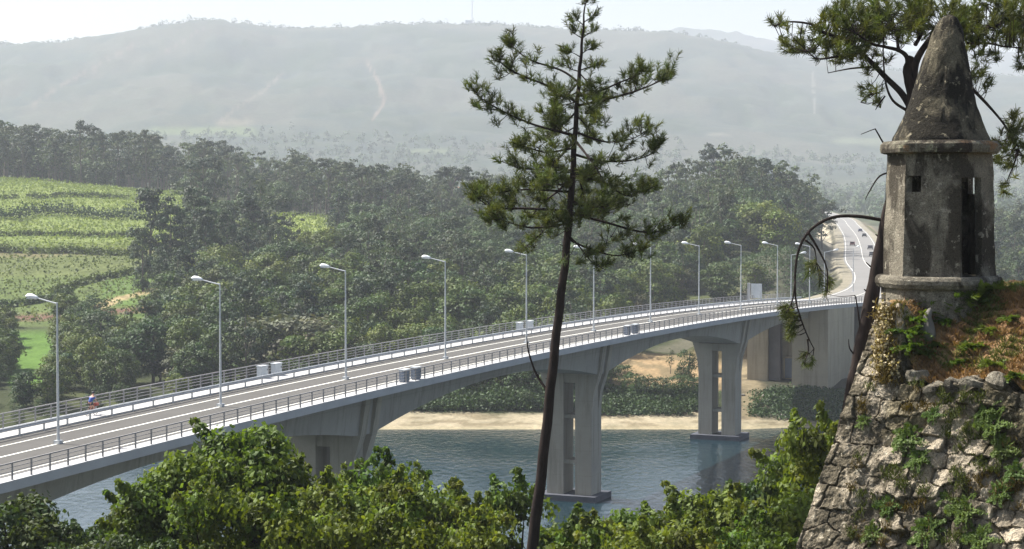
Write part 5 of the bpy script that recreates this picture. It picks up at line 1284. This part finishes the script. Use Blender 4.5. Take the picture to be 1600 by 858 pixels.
# dry grass
def grass(n, sampler, hgt, col, name, mat, lab):
    B0 = []; 
    for k in range(n): B0.append(list(sampler()))
    B0 = np.array(B0); d = rng.normal(size=(n, 3))*.42; d[:, 2] = 1; d /= np.linalg.norm(d, axis=1, keepdims=True); L = (hgt*rng.uniform(.5, 1.3, n))[:, None]; s = np.cross(d, rng.normal(size=(n, 3))); s /= np.linalg.norm(s, axis=1, keepdims=True); wd = .008
    mid = B0+d*L*.6; tip = B0+d*L+np.column_stack([d[:, 0], d[:, 1], -np.ones(n)*.25])*L*.45
    V = np.stack([B0-s*wd, B0+s*wd, mid+s*wd*.8, tip, mid-s*wd*.8], 1).reshape(-1, 3); F = np.arange(5*n).reshape(-1, 5)
    C = np.repeat(col(n, B0), 5, 0); return tag(mesh_arr(name, V, F, mat, None, C), lab, 'grass', None, 'stuff')
def gsample():
    while True:
        t_, w_ = rng.uniform(.2, 7.5), rng.uniform(-.0, 4.2)**1.0
        p_ = earth_at(t_, w_)
        if vnoise(np.array([p_.x*2.4]), np.array([p_.y*2.4]), 88)[0] > .28 or rng.uniform() < .3: return p_
def gcol(n, B0):
    k = fbm(B0[:, 0]*1.7, B0[:, 1]*1.7, 41, 3); g = sstep(.47, .58, k)[:, None]; base = np.tile(np.array([1.0, .9, .8]), (n, 1)); c = base*(1-g)+np.array([.42, .72, .35])*g
    return c*rng.uniform(.6, 1.35, (n, 1))
grass(42000, gsample, .17, gcol, 'dry_grass', M['drygrass'], 'reddish brown dry grass covering the bank beside the turret')
def gs2():
    u = rng.uniform(1362, 1412); v = rng.uniform(470, 625); return UVB(u, v)
uvF = uv_of(P[..., 0], P[..., 1], P[..., 2]); uvE = uv_of(Pe[..., 0], Pe[..., 1], Pe[..., 2])
def UVB(u, v):
    k = int(np.argmin(np.abs(uvF[0]-u)+np.abs(uvF[1]-v))); return Vector(P.reshape(-1, 3)[k])+Vector(NW)*.01
pts_f = [UVB(u, v) for u, v in zip(rng.normal(1386, 8, 130), rng.uniform(482, 600, 130))]
def gs3(): return pts_f[rng.integers(0, len(pts_f))]+Vector(rng.normal(size=3)*.05)
grass(2300, gs3, .12, lambda n, B0: np.tile([.62, .66, .36], (n, 1))*rng.uniform(.6, 1.5, (n, 1)), 'dry_grass', M['drygrass'], 'golden dry grass hanging over the wall corner below the turret')
pts_w = [UVB(u, v) for u, v in zip(rng.uniform(1330, 1600, 170), rng.uniform(600, 856, 170))]
pts_w = [p_ for p_ in pts_w if vnoise(np.array([p_.x*1.6]), np.array([p_.z*1.6]), 99)[0] > .42]
def gs4(): return pts_w[rng.integers(0, len(pts_w))]+Vector(rng.normal(size=3)*.055)
grass(6500, gs4, .10, lambda n, B0: np.where((vnoise(B0[:, 0]*2.2, B0[:, 2]*2.2, 5) > .45)[:, None], np.array([.32, .60, .25]), np.array([.42, .46, .26]))*rng.uniform(.6, 1.3, (n, 1)), 'wall_weeds', M['drygrass'], 'small weeds and dry tufts growing from the wall joints')
# pale flower heads
q = []
for k in range(7):
    u, v = ((1384, 488), (1390, 505), (1380, 520), (1387, 540), (1376, 555), (1382, 570), (1400, 580))[k]; c_ = UVB(u, v)+Vector(NW)*.12
    Pf = np.array(list(c_))+rng.normal(size=(90, 3))*np.array([.07, .05, .12]); V, F, C = leaf_mesh(Pf, rng.normal(size=Pf.shape), .026, .9, np.tile(rng.uniform(.4, 1.0, (90, 1)), (1, 3)))
    r = empty('wildflower', c_); mesh_arr('blossom', V-np.array(list(c_)), F, M['flower'], r, C); mb = MB()
    for j in range(8): e_ = Vector(Pf[j])-c_; mb.tube([(-NW[0]*.12, -NW[1]*.12, -.15), e_], .004, 4)
    mb.build('stem', M['bark'], r); tag(r, ['cream wildflowers nearest the turret moulding', 'cream wildflowers second below the turret moulding', 'cream wildflowers beside the dead trunk, third from the top', 'cream wildflowers half way down the corner', 'cream wildflowers fifth from the top of the corner', 'cream wildflowers second lowest on the corner', 'lowest cream wildflowers above the corner blocks'][k], 'wildflower', 'cream wildflowers on the wall corner')
# pale standing stone
c_ = uv_to_bank(1450, 525); V = []; mb = MB(); mb.lathe([(.16, -.1), (.15, .08), (.11, .22), (.075, .30), (.08, .40), (.05, .47), (.01, .49)], 14); mb.v = [v*(1+.12*np.sin(v[:, [1, 2, 0]]*23)) for v in mb.v]
o = mb.build('rock', M['rock'], None, smooth=True); o.location = c_; tag(o, 'pale pointed stone standing among the green plants below the turret', 'rock')
# loose capping stones along the wall top
for k, t_ in enumerate((1.0, 1.35, 1.75, 2.1, 2.5)):
    g = np.random.default_rng(k+50); mb = MB(); mb.lathe([(.02, -.16), (.20, -.13), (.25, 0), (.22, .11), (.12, .16), (.01, .17)], 12); mb.v = [v*np.array([1, .7, .8])*(1+.22*np.sin(v[:, [1, 2, 0]]*14+g.uniform(0, 6))) for v in mb.v]
    o = mb.build('rock', M['granite']); e_ = earth_at(t_, .02); o.location = e_+Vector((0, 0, .02)); o.rotation_euler = (g.uniform(-.3, .3), g.uniform(-.3, .3), g.uniform(0, 3))
    tag(o, ['loose capping stone nearest the corner on the wall top', 'second loose stone from the corner on the wall top', 'middle loose stone on the wall top', 'fourth loose stone along the wall top', 'rightmost loose stone on the wall top'][k], 'rock', 'loose stones on the wall top')
print('faces total', sum(len(m_.polygons) for m_ in bpy.data.meshes))
